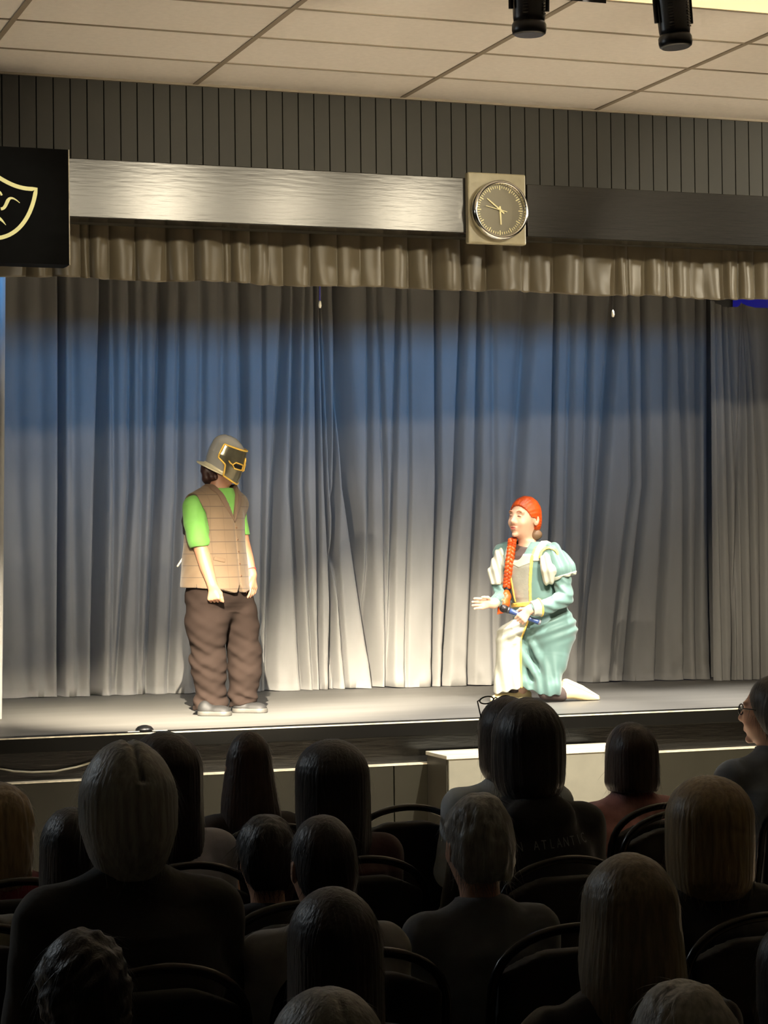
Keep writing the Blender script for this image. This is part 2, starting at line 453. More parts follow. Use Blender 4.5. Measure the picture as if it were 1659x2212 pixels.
CURT = [  # px at top, middle, bottom; half-widths left/right (px); depth (m)
 (60, 62, 78, 16, 16, .014), (110, 112, 120, 14, 14, .012), (155, 155, 152, 6, 5, .085), (180, 182, 190, 9, 12, .016),
 (245, 232, 222, 7, 16, .085), (268, 268, 262, 6, 8, .02), (306, 303, 274, 9, 6, .035), (330, 330, 318, 8, 8, .02),
 (372, 362, 342, 12, 7, .055), (410, 404, 385, 8, 8, .03), (456, 452, 440, 10, 9, .025), (500, 500, 500, 10, 10, .02),
 (540, 546, 548, 9, 9, .05), (582, 584, 580, 4, 4, .022), (628, 607, 594, 8, 12, .055), (652, 644, 668, 8, 8, .055), (672, 668, 690, 5, 5, .03),
 (692, 698, 704, 4, 4, .06), (704, 716, 738, 4, 5, .06), (712, 728, 760, 4, 4, .04), (738, 738, 725, 5, 7, .07), (738, 760, 822, 7, 20, .085),
 (804, 806, 815, 5, 6, .03), (824, 838, 846, 5, 5, .025), (866, 856, 850, 6, 5, .035), (888, 890, 880, 4, 4, .018), (948, 950, 938, 5, 6, .045),
 (1000, 985, 958, 5, 9, .045), (1034, 1026, 1010, 6, 7, .04), (1060, 1062, 1060, 8, 8, .015), (1142, 1112, 1090, 22, 14, .05), (1193, 1186, 1170, 5, 4, .05),
 (1225, 1215, 1205, 8, 8, .025), (1262, 1252, 1240, 8, 8, .035), (1318, 1288, 1248, 16, 9, .06), (1344, 1348, 1300, 6, 6, .03), (1368, 1372, 1332, 6, 8, .04),
 (1410, 1413, 1395, 7, 8, .035), (1436, 1452, 1452, 7, 7, .035), (1476, 1480, 1476, 7, 7, .03), (1512, 1516, 1520, 14, 22, .09), (1560, 1560, 1560, 10, 10, .05)]
nc, nr = 1000, 110
x0, x1 = 2.30, 7.83
X, T = np.meshgrid(np.linspace(x0, x1, nc), np.linspace(0, 1, nr))
Z = .853+T*(3.75-.853)
Y = 14.55-.115*(X-2.6)
D = creases_field(X, Z, CURT, 14.2)
P3 = np.stack([X, X*0, Z], -1).reshape(-1, 3)
w1 = wob((5, 0, .5), 3)(P3).reshape(X.shape); w2 = wob((22, 0, 1.2), 5)(P3).reshape(X.shape)
hem = np.exp(-(Z-.85)/.22)
w3 = wob((26, 0, 16), 8, 9)(P3).reshape(X.shape); w4 = wob((60, 0, 40), 9, 9)(P3).reshape(X.shape)
Y = Y+2.3*D+.055*w1+.010*w2+hem*(.030*w3+.010*w4)-hem*.03
Z = Z+(T < .02)*(.006*np.abs(np.sin(X*31))*np.abs(np.sin(X*9)))
Z = np.where(T < .012, .853+np.clip(.012*wob((14, 0, 0), 2)(P3).reshape(X.shape), 0, .02), Z)
cur = grid_mesh('stage_curtain', np.stack([X, Y, Z], -1), M_curt)
tag(cur, 'wide dark pleated backdrop curtain hanging across the stage behind the two actors', 'curtain')
# right leg curtain, hung by ties
nc2, nr2 = 320, 110
X, T = np.meshgrid(np.linspace(0, 1, nc2), np.linspace(0, 1, nr2))
xl = np.interp(T, [0, 1], [atY(1549, 1472, 13.74)[0], atY(1540, 655, 13.74)[0]])
Xw = xl+X*1.35
px_ = Xw
ZL = atY(1600, 650, 13.74)[2]
Z = .853+T*(ZL-.853)
tie = [atY(p, 650, 13.74)[0] for p in (1541, 1612, 1690, 1770)]
sag = np.min(np.abs(Xw[..., None]-np.array(tie)), axis=-1)
Z = Z-np.clip(T-.6, 0, 1)/.4*np.minimum(.045, .6*sag)
LEG = [(1549, 1556, 1566, 4, 6, .02), (1562, 1575, 1590, 4, 5, .03), (1575, 1595, 1600, 6, 6, .025), (1605, 1596, 1585, 6, 6, .022), (1612, 1604, 1612, 4, 6, .03), (1616, 1622, 1632, 5, 6, .03), (1622, 1646, 1650, 6, 7, .03), (1690, 1680, 1680, 8, 8, .04), (1720, 1725, 1730, 8, 8, .04)]
D = creases_field(Xw, Z, LEG, 13.74)
P3 = np.stack([Xw, Xw*0, Z], -1).reshape(-1, 3)
Yw = 13.74+D*1.8+.02*wob((7, 0, .6), 13)(P3).reshape(X.shape)+.006*wob((30, 0, 2), 14)(P3).reshape(X.shape)
edge = np.exp(-X/.012)*.05
leg = grid_mesh('side_curtain', np.stack([Xw, Yw+edge, Z], -1), M_curt)
tag(leg, 'dark side curtain tied up in scallops at the right end of the stage', 'curtain')
hm = MB()
# left leg curtain: only its inner edge shows
X, T = np.meshgrid(np.linspace(0, 1, 120), np.linspace(0, 1, 60))
xr = np.interp(T, [0, 1], [atY(6, 1550, 12.75)[0], atY(17, 600, 12.75)[0]])
Xw = xr-(1-X)*1.1
Z = .853+T*2.75
Yw = 12.75+.05*np.sin(Xw*38)+.03*np.sin(Xw*17+1)+np.exp(-(1-X)/.01)*.05
l2 = grid_mesh('side_curtain', np.stack([Xw, Yw, Z], -1), M_curt)
tag(l2, 'dark side curtain at the far left edge of the stage', 'curtain')
# valance
VAL = [60, 118, 177, 197, 240, 297, 365, 425, 486, 503, 545, 586, 620, 676, 733, 785, 835, 888, 940, 1000, 1056, 1131, 1153, 1202, 1266, 1337, 1361, 1402, 1445, 1464, 1500, 1532, 1572, 1600, 1635, 1690, 1750, 1810]
vx = np.array([atY(p, 600, 11.75)[0] for p in VAL])
vx = np.concatenate([[1.3, 1.55, 1.8], vx[vx > 1.95], [7.6, 7.9, 8.2, 8.5]])
rs = np.random.RandomState(4)
nv = 1400
xv = np.linspace(1.35, 8.45, nv); k = np.clip(np.searchsorted(vx, xv)-1, 0, len(vx)-2)
t = (xv-vx[k])/(vx[k+1]-vx[k]); wd = vx[k+1]-vx[k]
amp = rs.uniform(.6, 1.2, len(vx))[k]; sk = rs.uniform(.5, 1.1, len(vx))[k]
prof = -np.minimum(.075, wd*.42)*amp*np.sin(PI*t**sk)**.75
depthj = (rs.uniform(-.02, .03, len(vx)))[k]*np.sin(PI*t)**.3
X, T = np.meshgrid(xv, np.linspace(0, 1, 36))
hemz = .010*np.sin(PI*t)*amp+.006*np.sin(xv*7)
Z = 3.335+T*.40-(1-T)*hemz
P3 = np.stack([X, X*0, Z], -1).reshape(-1, 3)
Yv = 11.80+(prof+depthj)*(1.05-.35*T)+.010*wob((18, 0, 12), 21)(P3).reshape(X.shape)+.012*wob((40, 0, 30), 22)(P3).reshape(X.shape)*np.exp(-(1-T)*0-T/.15)
val = grid_mesh('valance', np.stack([X, Yv, Z], -1), M_val, thick=.004)
tag(val, 'short pleated brown-black valance hanging under the glossy beam', 'valance')
# unseen cloth added to keep batten light off the curtain top
bd = np.meshgrid(np.linspace(1.2, 8.6, 400), np.linspace(0, 1, 6))
bo = grid_mesh('shade_cloth', np.stack([bd[0], 12.9+.03*np.sin(bd[0]*40), 3.50+bd[1]*.85], -1), M_curt)
tag(bo, 'unseen black cloth added above the stage to shade the curtain top', 'curtain')

# ------------------------------------------------------------------ sign with the theatre mask
M_sign = mat('sign_board', (11, 11, 11), .8, spec=.1, noise=((20, 20, 20), .25))
M_mask = mat('mask_yellow', (255, 248, 176), .5)
sg = empty('sign', (1.97, 11.30, 3.64), 0, 'black square sign board with yellow theatre mask emblem at left', 'sign')
MB().box(-.40, .40, -.05, .10, -.305, .300).build('board', M_sign, sg)
MB().box(.397, .4025, -.0515, .10, -.305, .300).build('edge_strip', M_edge, sg)  # unpainted board edge, its lit white put into the pale colour
def bez(p, n=14):
    p = [np.array(q, float) for q in p]
    return [(1-t)**3*p[0]+3*t*(1-t)**2*p[1]+3*t*t*(1-t)*p[2]+t**3*p[3] for t in np.linspace(0, 1, n)]
def sgp(px, py): q = atY(px, py, 11.245); return (q[0]-1.97, q[2]-3.64)
def ribbon(mb, pts, wds, y=-.0525):
    """flat raised band along 2-D points"""
    n = len(pts); V = []
    for i in range(n):
        a = np.array(pts[max(0, i-1)]); b_ = np.array(pts[min(n-1, i+1)]); t = unit(b_-a); nn = np.array([-t[1], t[0]])
        p = np.array(pts[i]); w_ = wds[i]/2
        for q, yy in ((p-nn*w_, y), (p+nn*w_, y), (p+nn*w_, y+.006), (p-nn*w_, y+.006)): V.append((q[0], yy, q[1]))
    F = []
    for i in range(n-1):
        for j in range(4):
            j2 = (j+1) % 4; F.append((4*i+j, 4*i+4+j, 4*i+4+j2, 4*i+j2))
    mb.add(V, F+[(0, 1, 2, 3), (4*n-1, 4*n-2, 4*n-3, 4*n-4)])
cxm = sgp(-4, 450)[0]
mk = MB()
R1 = bez([sgp(-4, 382), sgp(22, 398), sgp(44, 409), sgp(78, 408)])
R2 = bez([sgp(78, 408), sgp(72, 455), sgp(48, 508), sgp(-4, 514)], 18)
out = R1+R2[1:]
ribbon(mk, out, [.021]*len(out)); ribbon(mk, [(2*cxm-p[0], p[1]) for p in out], [.021]*len(out))
br = bez([sgp(2, 451), sgp(20, 452), sgp(10, 408), sgp(43, 438)])
wb = list(np.interp(np.linspace(0, 1, len(br)), [0, .5, 1], [.015, .019, .003]))
ribbon(mk, br, wb); ribbon(mk, [(2*cxm-p[0], p[1]) for p in br], wb)
ey = bez([sgp(-10, 415), sgp(-4, 410), sgp(2, 414), sgp(4, 422)], 8)
ribbon(mk, ey, [.010]*8)
mo = bez([sgp(-4, 470), sgp(4, 474), sgp(8, 480), sgp(13, 486)], 8); wm = list(np.linspace(.018, .002, 8))
ribbon(mk, mo, wm); ribbon(mk, [(2*cxm-p[0], p[1]) for p in mo], wm)
mk.build('mask_emblem', M_mask, sg)

# ------------------------------------------------------------------ clock on its square board
cc = atY(1080, 454, 11.34)
ck = empty('wall_clock', (cc[0], 11.405, cc[2]), 0, 'round chrome-rimmed black wall clock on a square grey board', 'clock')
M_plate = mat('clock_board_paint', (170, 162, 134), .32, noise=((9, 9, 9), .16), bump=((25, 25, 25), .2, .003))
M_chrome = mat('chrome', (235, 232, 225), .12, metal=1)
M_face = mat('clock_face_glare', (124, 118, 97), .35, spec=.5)  # dark dial made paler, the glass reflection is in this colour
M_hand = mat('clock_ivory', (252, 244, 190), .4)
xb0, xb1, zb0, zb1 = 4.683-cc[0], 5.040-cc[0], 3.553-cc[2], 3.957-cc[2]
bo = MB().box(xb0, xb1, -.025, .024, zb0, zb1).build('board', M_plate, ck, bevel=.008)
RX = rotx(PI/2)   # lathe axis z -> -y
MB().lathe([(.150, .03), (.163, .034), (.168, .05), (.168, .085), (.160, .095), (.150, .094), (.147, .085), (.147, .06)], 64, R=RX).build('rim', M_chrome, ck, smooth=True)
MB().lathe([(.150, .03), (.150, .062)], 64, R=RX).build('dial', M_face, ck)
tk = MB()
for i in range(60):
    a = 2*PI*i/60; L = .026 if i % 5 == 0 else .014; wd = .0055 if i % 5 == 0 else .0040
    d_ = np.array([math.sin(a), math.cos(a)]); nn = np.array([d_[1], -d_[0]]); r1 = .138 if i % 5 else .141
    q = [d_*r1-nn*wd/2, d_*r1+nn*wd/2, d_*(r1-L)+nn*wd/2, d_*(r1-L)-nn*wd/2]
    V = [(p[0], -.0625, p[1]) for p in q]+[(p[0], -.0645, p[1]) for p in q]
    tk.add(V, [(4, 7, 6, 5), (0, 1, 5, 4), (1, 2, 6, 5), (2, 3, 7, 6), (3, 0, 4, 7)])
tk.build('minute_marks', M_hand, ck)
def chand(nm, deg, L, tail, w0, w1, y):
    a = math.radians(deg); d_ = np.array([math.sin(a), math.cos(a)]); nn = np.array([d_[1], -d_[0]])
    q = [-d_*tail-nn*w0/2, -d_*tail+nn*w0/2, d_*L+nn*w1/2, d_*L-nn*w1/2]
    V = [(p[0], y, p[1]) for p in q]+[(p[0], y-.002, p[1]) for p in q]
    MB().add(V, [(4, 7, 6, 5), (0, 1, 5, 4), (1, 2, 6, 5), (2, 3, 7, 6), (3, 0, 4, 7)]).build(nm, M_hand, ck)
chand('hour_hand', 177, .083, .022, .011, .008, -.067); chand('minute_hand', 308, .102, .030, .009, .006, -.070); chand('second_hand', 283, .092, .042, .004, .003, -.073)
MB().lathe([(.007, .06), (.007, .076), (.001, .077)], 16, R=RX).build('hub', M_hand, ck)

# ------------------------------------------------------------------ lanterns over the audience
M_blk = mat('black_enamel', (14, 14, 15), .35, spec=.6)
M_lens = mat('lens_glass', (70, 70, 72), .25)
M_steel = mat('steel_clip', (200, 198, 190), .3, metal=.8)
def lantern(px, py, label, tilt):
    # bottom centre of the lamp at the given place, body leaning slightly
    p = atY(px, py, 7.9)
    t = empty('spotlight', (p[0], 7.9, p[2]), 0, label, 'spotlight', 'spotlights on the bar over the audience')
    R = rotx(tilt[0])@roty(tilt[1])
    MB().lathe([(.058, .0), (.066, .006), (.069, .02), (.069, .04), (.063, .052)], 40, R=R).build('front_ring', M_blk, t, smooth=True)
    MB().lathe([(.056, -.001), (.056, .004)], 40, R=R).build('lens', M_lens, t)
    MB().lathe([(.060, .045), (.064, .07), (.067, .16), (.069, .20), (.072, .215), (.072, .235), (.066, .245), (.066, .36), (.05, .39)], 40, R=R).build('body', M_blk, t, smooth=True)
    M_fin = mat('fin_edge', (60, 58, 50), .3)
    for sx in (-1, 1):
        a = sx*.62-PI/2
        for i in range(9):
            z = .075+i*.012; V = []
            for dz in (0, .005):
                for da in (-.14, .14):
                    for rr in (.060, .072): V.append((math.cos(a+da)*rr, math.sin(a+da)*rr, z+dz))
            MB().add(np.array(V)@R.T, [(0, 2, 3, 1), (4, 5, 7, 6), (0, 1, 5, 4), (2, 6, 7, 3), (1, 3, 7, 5), (0, 4, 6, 2)]).build('cooling_fin', M_fin, t)
    yk = MB()
    for sx in (-1, 1):
        P = [np.array(q)@R.T for q in ((sx*.078, 0, .10), (sx*.080, 0, .26), (sx*.078, 0, .40), (sx*.03, 0, .46), (0, 0, .47))]
        yk.tube(P, .010, 8)
    yk.build('yoke', M_blk, t, smooth=True)
    MB().lathe([(.012, .20), (.012, .225)], 14, c=np.array((.074, -.03, 0.03))@R.T, R=R).build('clip', M_steel, t)
    MB().lathe([(.012, .235), (.012, .262)], 14, c=np.array((-.055, -.05, .0))@R.T, R=R).build('clip', M_steel, t)
    top = R@np.array([0, 0, .47])
    MB().tube([top, (top[0], top[1]*.3, .55)], .012, 10).build('hook_clamp', M_steel, t)
lantern(1143, 76, 'black spotlight hanging over the audience, left of the two', (.02, .0))
lantern(1460, 103, 'black finned spotlight hanging over the audience below the lit ceiling panel, right of the two', (-.03, -.06))
for LX, LY, LZ in LAMPS:
    ln_ = empty('stage_lantern', (LX, LY, LZ), 0, {2.1: 'black stage lantern second from the left on the lighting bar', -.5: 'black stage lantern leftmost on the lighting bar', 3.7: 'black stage lantern with an added barn door in the middle of the lighting bar', 5.55: 'black stage lantern at the right of the lighting bar'}[LX], 'spotlight')
    MB().lathe([(.07, .06), (.085, .08), (.085, .24), (.05, .28)], 24, R=rotx(PI/2+.3)@rotx(PI)).build('body', M_blk, ln_, smooth=True)
    MB().tube([(0, -.1, .05), (0, -.05, .13)], .01, 8).build('bracket', M_blk, ln_)
    if LX == 3.7: MB().box(-.12, .25, .178, .182, -.0475, .06).build('added_barn_door', M_blk, ln_)  # unseen flap added to cut the middle beam level along its top
br = MB().tube([(-1, 7.9, 4.27), (9.5, 7.9, 4.27)], .024, 14)
for x in (-.5, 2.6, 5.8, 9): br.tube([(x, 7.9, 4.27), (x, 7.9, ZC)], .01, 8)
tag(br.build('lighting_bar', M_blk, smooth=True), 'black lighting bar under the ceiling carrying the spotlights', 'bar')
# lit ceiling panel
cl = empty('ceiling_light', (4.98, 8.905, ZC-.004), 0, 'square-edged lit fluorescent panel in the tiled ceiling at upper right', 'ceiling light')
MB().box(-.585, .585, -.285, .285, -.004, .004).build('diffuser', mat('lit_diffuser', (255, 240, 200), .6, emit=((255, 232, 178), .8)), cl)
MB().box(-.605, -.585, -.305, .305, -.007, .004).box(.585, .605, -.305, .305, -.007, .004).box(-.585, .585, -.305, -.285, -.007, .004).box(-.585, .585, .285, .305, -.007, .004).build('frame', M_tbar, cl)
# pull cords under the valance
def cordthing(px, y0, y1, label, col, r=.004):
    a = atY(px, y1, 12.0); z1 = ZC
    t = empty('pull_cord', a, 0, label, 'cord')
    MB().tube([(0, 0, .0), (.004, 0, (z1-a[2])*.5), (0, 0, z1-a[2])], r, 8).build('cord', mat('cord', col, .5), t, smooth=True)
    MB().lathe([(.003, .03), (.008, .02), (.010, 0), (.007, -.012), (.001, -.015)], 14).build('weight', mat('cord_weight', (235, 230, 215), .4), t, smooth=True)
cordthing(691, 620, 660, 'thin blue pull cord with a small white weight hanging near mid stage', (70, 70, 190))
cordthing(1324, 640, 680, 'thin dark pull cord with a white tip hanging under the valance at right', (60, 60, 60), .002)
q0 = atZ(315, 1579, .8525)
dm = empty('floor_microphone', (q0[0], q0[1]+.03, .851), 0, 'small dark dome on the front edge of the stage above the grey-haired person', 'microphone')
MB().lathe([(.050, 0), (.048, .012), (.036, .024), (.015, .031), (.001, .032)], 24).build('dome', M_blk, dm, smooth=True)
MB().box(-.10, .12, -.035, -.022, 0, .0015).build('tape', mat('white_tape', (235, 230, 215), .5), dm)
# cable slung along the stage front
pts = [atY(px, py, 11.535) for px, py in ((-60, 1672), (0, 1660), (30, 1666), (70, 1668), (120, 1666), (165, 1657), (205, 1645), (260, 1632))]
tag(MB().tube(pts, .0055, 8).build('cable', mat('cable_sheath', (150, 145, 125), .4), smooth=True), 'thin pale cable slung along the dark stage front at left', 'cable')
# ------------------------------------------------------------------ performers
M_skin = mat('skin', (166, 120, 93), .5, noise=((12, 12, 12), .04))
M_skin.node_tree.nodes['Principled BSDF'].inputs['Subsurface Weight'].default_value = .08
M_skin.node_tree.nodes['Principled BSDF'].inputs['Subsurface Radius'].default_value = (.01, .004, .002)
M_skinw = mat('fair_skin', (222, 178, 150), .5, noise=((12, 12, 12), .03))
def place(px, py, name, label, cat):
    p = atZ(px, py, .85); b_ = unit([p[0], p[1], 0]); a = math.atan2(-b_[0], b_[1])
    o = empty(name, p, a, label, cat)
    d = float((p-CP)@FW); s = d/FPX
    def q(x, y, v, r=None):
        z = (py-y)*s; out = ((x-px+.0115*(py-y))*s, v, z)
        return out if r is None else out+(r,)
    return o, q, s, p, a
man, q, s, PM, AM = place(487, 1541, 'person', 'person standing on stage in knight helmet, brown vest, green shirt and brown trousers', 'person')
PH = math.radians(50)
FWD = np.array([math.sin(PH), -math.cos(PH), 0]); RGT = np.array([-math.cos(PH), -math.sin(PH), 0])
def zz(py): return (1541-py)*s
tors = [(1345, 470, .160, .140), (1300, 468, .180, .155), (1262, 465, .180, .158), (1215, 464, .175, .153), (1160, 463, .172, .140), (1120, 464, .172, .128),
        (1088, 468, .158, .106), (1070, 472, .125, .085), (1058, 472, .075, .066), (1046, 474, .060, .058)]
T_m = [(zz(py), q(cx, py, 0)[0], 0, rx, ry) for py, cx, rx, ry in tors]
torso = loft(T_m, PH)
shR, shL = q(426, 1090, -.130), q(509, 1090, .120)
trap = su(.05, torso, cap(shR, q(466, 1064, -.02), .058, .05), cap(shL, q(480, 1064, .02), .058, .05))
# arms
armR = [q(427, 1090, -.135, .052), q(434, 1180, -.165, .046), q(446, 1222, -.20, .042), q(459, 1262, -.235, .029)]
armL = [q(509, 1090, .12, .052), q(523, 1172, .10, .045), q(535, 1210, .06, .038), q(544, 1242, .02, .027)]
WR = np.array(armR[-1][:3]); WL = np.array(armL[-1][:3])
hR = hand(WR, (.10, -.12, -1), (-.35, -.9, .0), [(62, 85, 50), (66, 88, 50), (68, 88, 50), (70, 85, 50)], (.9, -.35, 0), 1.0, thumb=(.8, .35, -.45))
hL = hand(WL, (.08, -.15, -1), (.75, -.6, .0), [(12, 22, 18), (16, 26, 20), (20, 30, 22), (24, 34, 24)], (-.5, -.8, 0), 1.0, thumb=(.85, .35, -.3))
HC = np.array(q(487, 993, 0))               # helmet / head centre
RH = rotz(math.radians(70))@rotx(math.radians(22))
hd = xform(HEAD, HC+RH@np.array([0, 0, -.025]), RH, .92)
neck = cap(q(473, 1066, .0), HC+RH@np.array([0, .02, -.06]), .060, .054)
legs_b = su(.03, cap(q(440, 1300, -.08), q(446, 1410, -.09), .075, .055), cap(q(446, 1410, -.09), q(455, 1515, -.08), .055, .04),
            cap(q(515, 1300, .08), q(530, 1410, .08), .075, .055), cap(q(530, 1410, .08), q(525, 1515, .09), .055, .04))
body = su(.03, inter(off(torso, -.03), lambda P: zz(1285)-P[:, 2]), su(.02, chain(armR), hR), su(.02, chain(armL), hL), neck, hd, legs_b)
sdf('body', body, (-.42, -.42, .0), (.42, .32, 1.75), .0045, M_skin, man)
# shirt: torso plus short sleeves
M_shirt = mat('lime_cotton', (98, 154, 66), .75, noise=((14, 14, 14), .05), bump=((30, 30, 30), .15, .004), sheen=.1)
slR = su(.02, chain([q(419, 1094, -.135, .066), q(423, 1130, -.15, .070), q(431, 1168, -.165, .068)]))
slR = inter(slR, lambda P: (P[:, 0]*.12+(zz(1168)-P[:, 2])-.018))
slL = su(.02, chain([q(511, 1092, .125, .054), q(516, 1130, .11, .056), q(521, 1160, .10, .055)]))
slL = inter(slL, lambda P: (zz(1156)-P[:, 2]))
shirt = su(.012, off(inter(trap, lambda P: zz(1250)-P[:, 2], lambda P: P[:, 2]-zz(1056)), .004), slR, slL)
shirt = disp(shirt, (.005, wob((28, 28, 16), 31)), (.003, wob((55, 55, 40), 32)))
sdf('shirt', shirt, (-.32, -.30, .60), (.30, .26, 1.36), .0045, M_shirt, man)
# vest, built in the body's own frame
vc = np.array([q(466, 1200, 0)[0], 0, 0])
Rv = rotz(PH)
def tobody(P): return (P-vc.astype(np.float32))@Rv.astype(np.float32)     # body-frame coords: x to his left, -y front
def vneck(P):
    B = tobody(P); wdt = np.clip((P[:, 2]-zz(1128))*.40, -.02, .12)
    return np.maximum(np.maximum(np.abs(B[:, 0])-wdt, B[:, 1]+.035), zz(1135)-P[:, 2])
def vbot(P):
    B = tobody(P); ax = np.abs(B[:, 0]); front = np.clip(-B[:, 1]/.08, 0, 1)
    pt = np.interp(ax, [0, .028, .05, .13, .21], [.048, -.008, -.012, .008, .018])
    side = .002+.01*front
    zb = zz(1276)+front*pt+(1-front)*.022
    return zb-P[:, 2]
sideslit = rbox(q(425, 1270, -.2), (.0018, .12, .022), .001)
vtor = off(trap, .020)
flare = lambda P: -.016*np.clip((zz(1180)-P[:, 2])/.3, 0, 1)
vest = lambda P: vtor(P)+flare(P)
vest = disp(vest, (.004, wob((16, 16, 22), 41)), (.002, wob((45, 45, 45), 42)))
hole = un(chain([q(406, 1088, -.19, .072), q(421, 1116, -.185, .070), q(431, 1148, -.17, .060)]), chain([q(531, 1088, .17, .062), q(530, 1114, .145, .062), q(530, 1146, .125, .054)]))
vest0 = vest
vest = inter(vest, vbot, lambda P: P[:, 2]-zz(1048))
vest = sub(sub(vest, vneck), hole)
vest = sub(vest, sideslit)
vest = sub(vest, cap(q(474, 1066, .01), q(480, 1035, .0), .066, .072))
def groove(P):
    B = tobody(P); return np.where(B[:, 1] < -.05, .006*np.exp(-((B[:, 0]-.004)/.0035)**2), 0)
vestg = lambda P: vest(P)+groove(P)
M_vest = mat('plaid_wool', (99, 81, 60), .8, noise=((7, 7, 7), .10), sheen=.15)
nt = M_vest.node_tree; bs = nt.nodes['Principled BSDF']; src = bs.inputs['Base Color'].links[0].from_socket
tc = nt.nodes.new('ShaderNodeTexCoord'); sp = nt.nodes.new('ShaderNodeSeparateXYZ'); nt.links.new(tc.outputs['Object'], sp.inputs[0])
def band(sock, per, wd, ph=0.):
    a = nt.nodes.new('ShaderNodeMath'); a.operation = 'MULTIPLY_ADD'; a.inputs[1].default_value = 1/per; a.inputs[2].default_value = ph; nt.links.new(sock, a.inputs[0])
    fr = nt.nodes.new('ShaderNodeMath'); fr.operation = 'FRACT'; nt.links.new(a.outputs[0], fr.inputs[0])
    lt = nt.nodes.new('ShaderNodeMath'); lt.operation = 'LESS_THAN'; lt.inputs[1].default_value = wd; nt.links.new(fr.outputs[0], lt.inputs[0]); return lt.outputs[0]
ln = nt.nodes.new('ShaderNodeMath'); ln.operation = 'MAXIMUM'
nt.links.new(band(sp.outputs['Z'], .070, .07, .35), ln.inputs[0])
l2_ = nt.nodes.new('ShaderNodeMath'); l2_.operation = 'MULTIPLY'; l2_.inputs[1].default_value = .3; nt.links.new(band(sp.outputs['X'], .075, .07, .2), l2_.inputs[0])
nt.links.new(l2_.outputs[0], ln.inputs[1])
mxn = nt.nodes.new('ShaderNodeMix'); mxn.data_type = 'RGBA'; nt.links.new(ln.outputs[0], mxn.inputs['Factor']); nt.links.new(src, mxn.inputs['A']); mxn.inputs['B'].default_value = lin((72, 56, 41))
nt.links.new(mxn.outputs['Result'], bs.inputs['Base Color'])
vo = sdf('vest', vestg, (-.36, -.34, .66), (.34, .30, 1.40), .0045, M_vest, man, xf=lambda V: (V-vc)@Rv)
vo.location = vc; vo.rotation_euler = (0, 0, PH)
# lapels folded back along the neckline
def lapel(P):
    B = tobody(P); wdt = np.clip((P[:, 2]-zz(1128))*.40, 0, .12); ax = np.abs(B[:, 0])
    wl = .036*np.clip((P[:, 2]-zz(1128))/.10, 0, 1)*np.clip((zz(1046)-P[:, 2])/.05+.3, .2, 1)
    return np.maximum(np.maximum(wdt-.004-ax, ax-wdt-wl), np.maximum(B[:, 1]+.0, zz(1130)-P[:, 2]))
lap = inter(off(vest0, .008), lapel, lambda P: P[:, 2]-zz(1046))
lo_ = sdf('lapel', sub(lap, cap(q(474, 1066, .01), q(480, 1035, .0), .062, .066)), (-.25, -.34, 1.05), (.25, .25, 1.40), .004, mat('lapel_wool', (88, 68, 50), .8, sheen=.15), vo, xf=lambda V: (V-vc)@Rv)
# buttons and pocket flap on the vest
for i in range(5):
    zb = zz(1140)-i*.072
    P = np.array([.012, 0, 0])
    bx = vc+Rv@np.array([.016, 0, 0]); d_ = FWD
    ts = np.linspace(.05, .35, 300); pp = (bx+np.outer(ts, d_)); pp[:, 2] = zb
    dd = vest0(pp.astype(np.float32)); kk = np.argmax(dd > 0); c_ = pp[kk]
    Rb = np.stack([RGT, np.array([0, 0, 1.]), FWD], 1)
    c_ = (c_-vc)@Rv; Rb = Rv.T@Rb
    bt = MB().lathe([(.0055, -.002), (.006, .002), (.004, .004), (.0005, .0045)], 12, c=c_, R=Rb).build('button', mat('button_brown', (90, 62, 42), .4), vo, smooth=True)
pk = inter(off(vest0, .004), rbox(q(474, 1208, -.2), (.036, .16, .012), .003, roty(.22)))
po = sdf('pocket_flap', pk, (-.12, -.34, .82), (.08, -.02, .98), .003, mat('pocket_wool', (98, 79, 58), .8), vo, xf=lambda V: (V-vc)@Rv)
stp_ = MB().tube([(np.array(p)-vc)@Rv for p in (q(396, 1203, .0), q(390, 1212, -.01), q(383, 1223, -.015))], .006, 8)
so = stp_.build('back_strap', mat('strap_white', (210, 200, 180), .6), vo, smooth=True)
# dark undershirt edge at the shoulder and neck
blk = chain([q(424, 1078, -.085, .020), q(404, 1098, -.085, .022), q(401, 1125, -.085, .020), q(400, 1150, -.08, .014)], .02)
sdf('undershirt', blk, (-.40, -.25, .9), (.1, .1, 1.4), .004, mat('black_cotton', (26, 24, 26), .8), man)
# trousers
M_tr = mat('brown_twill', (36, 28, 24), .9, spec=.08, noise=((9, 9, 9), .10), bump=((50, 50, 50), .12, .003))
pel = loft([(zz(1318), q(470, 1350, 0)[0], 0, .150, .125), (zz(1308), q(470, 1350, 0)[0], 0, .178, .152), (zz(1300), q(468, 1310, 0)[0], 0, .192, .165), (zz(1268), q(467, 1268, 0)[0], 0, .190, .160), (zz(1240), q(467, 1240, 0)[0], 0, .17, .15)], PH)
lgR = chain([q(446, 1318, -.075, .118), q(449, 1365, -.085, .117), q(450, 1420, -.085, .112), q(454, 1470, -.075, .094), q(455, 1505, -.065, .088), q(455, 1524, -.062, .098)])
lgL = chain([q(512, 1318, .07, .105), q(522, 1365, .08, .105), q(529, 1420, .085, .099), q(530, 1465, .085, .100), q(527, 1496, .085, .088), q(524, 1506, .085, .082), q(524, 1522, .085, .086)])
lgR = inter(lgR, lambda P: zz(1533)+.010*np.sin(P[:, 0]*30)-P[:, 2]-P[:, 0]*.10-.01); lgL = inter(lgL, lambda P: zz(1524)-P[:, 2]+.2*(P[:, 0]-q(525, 1516, 0)[0]))
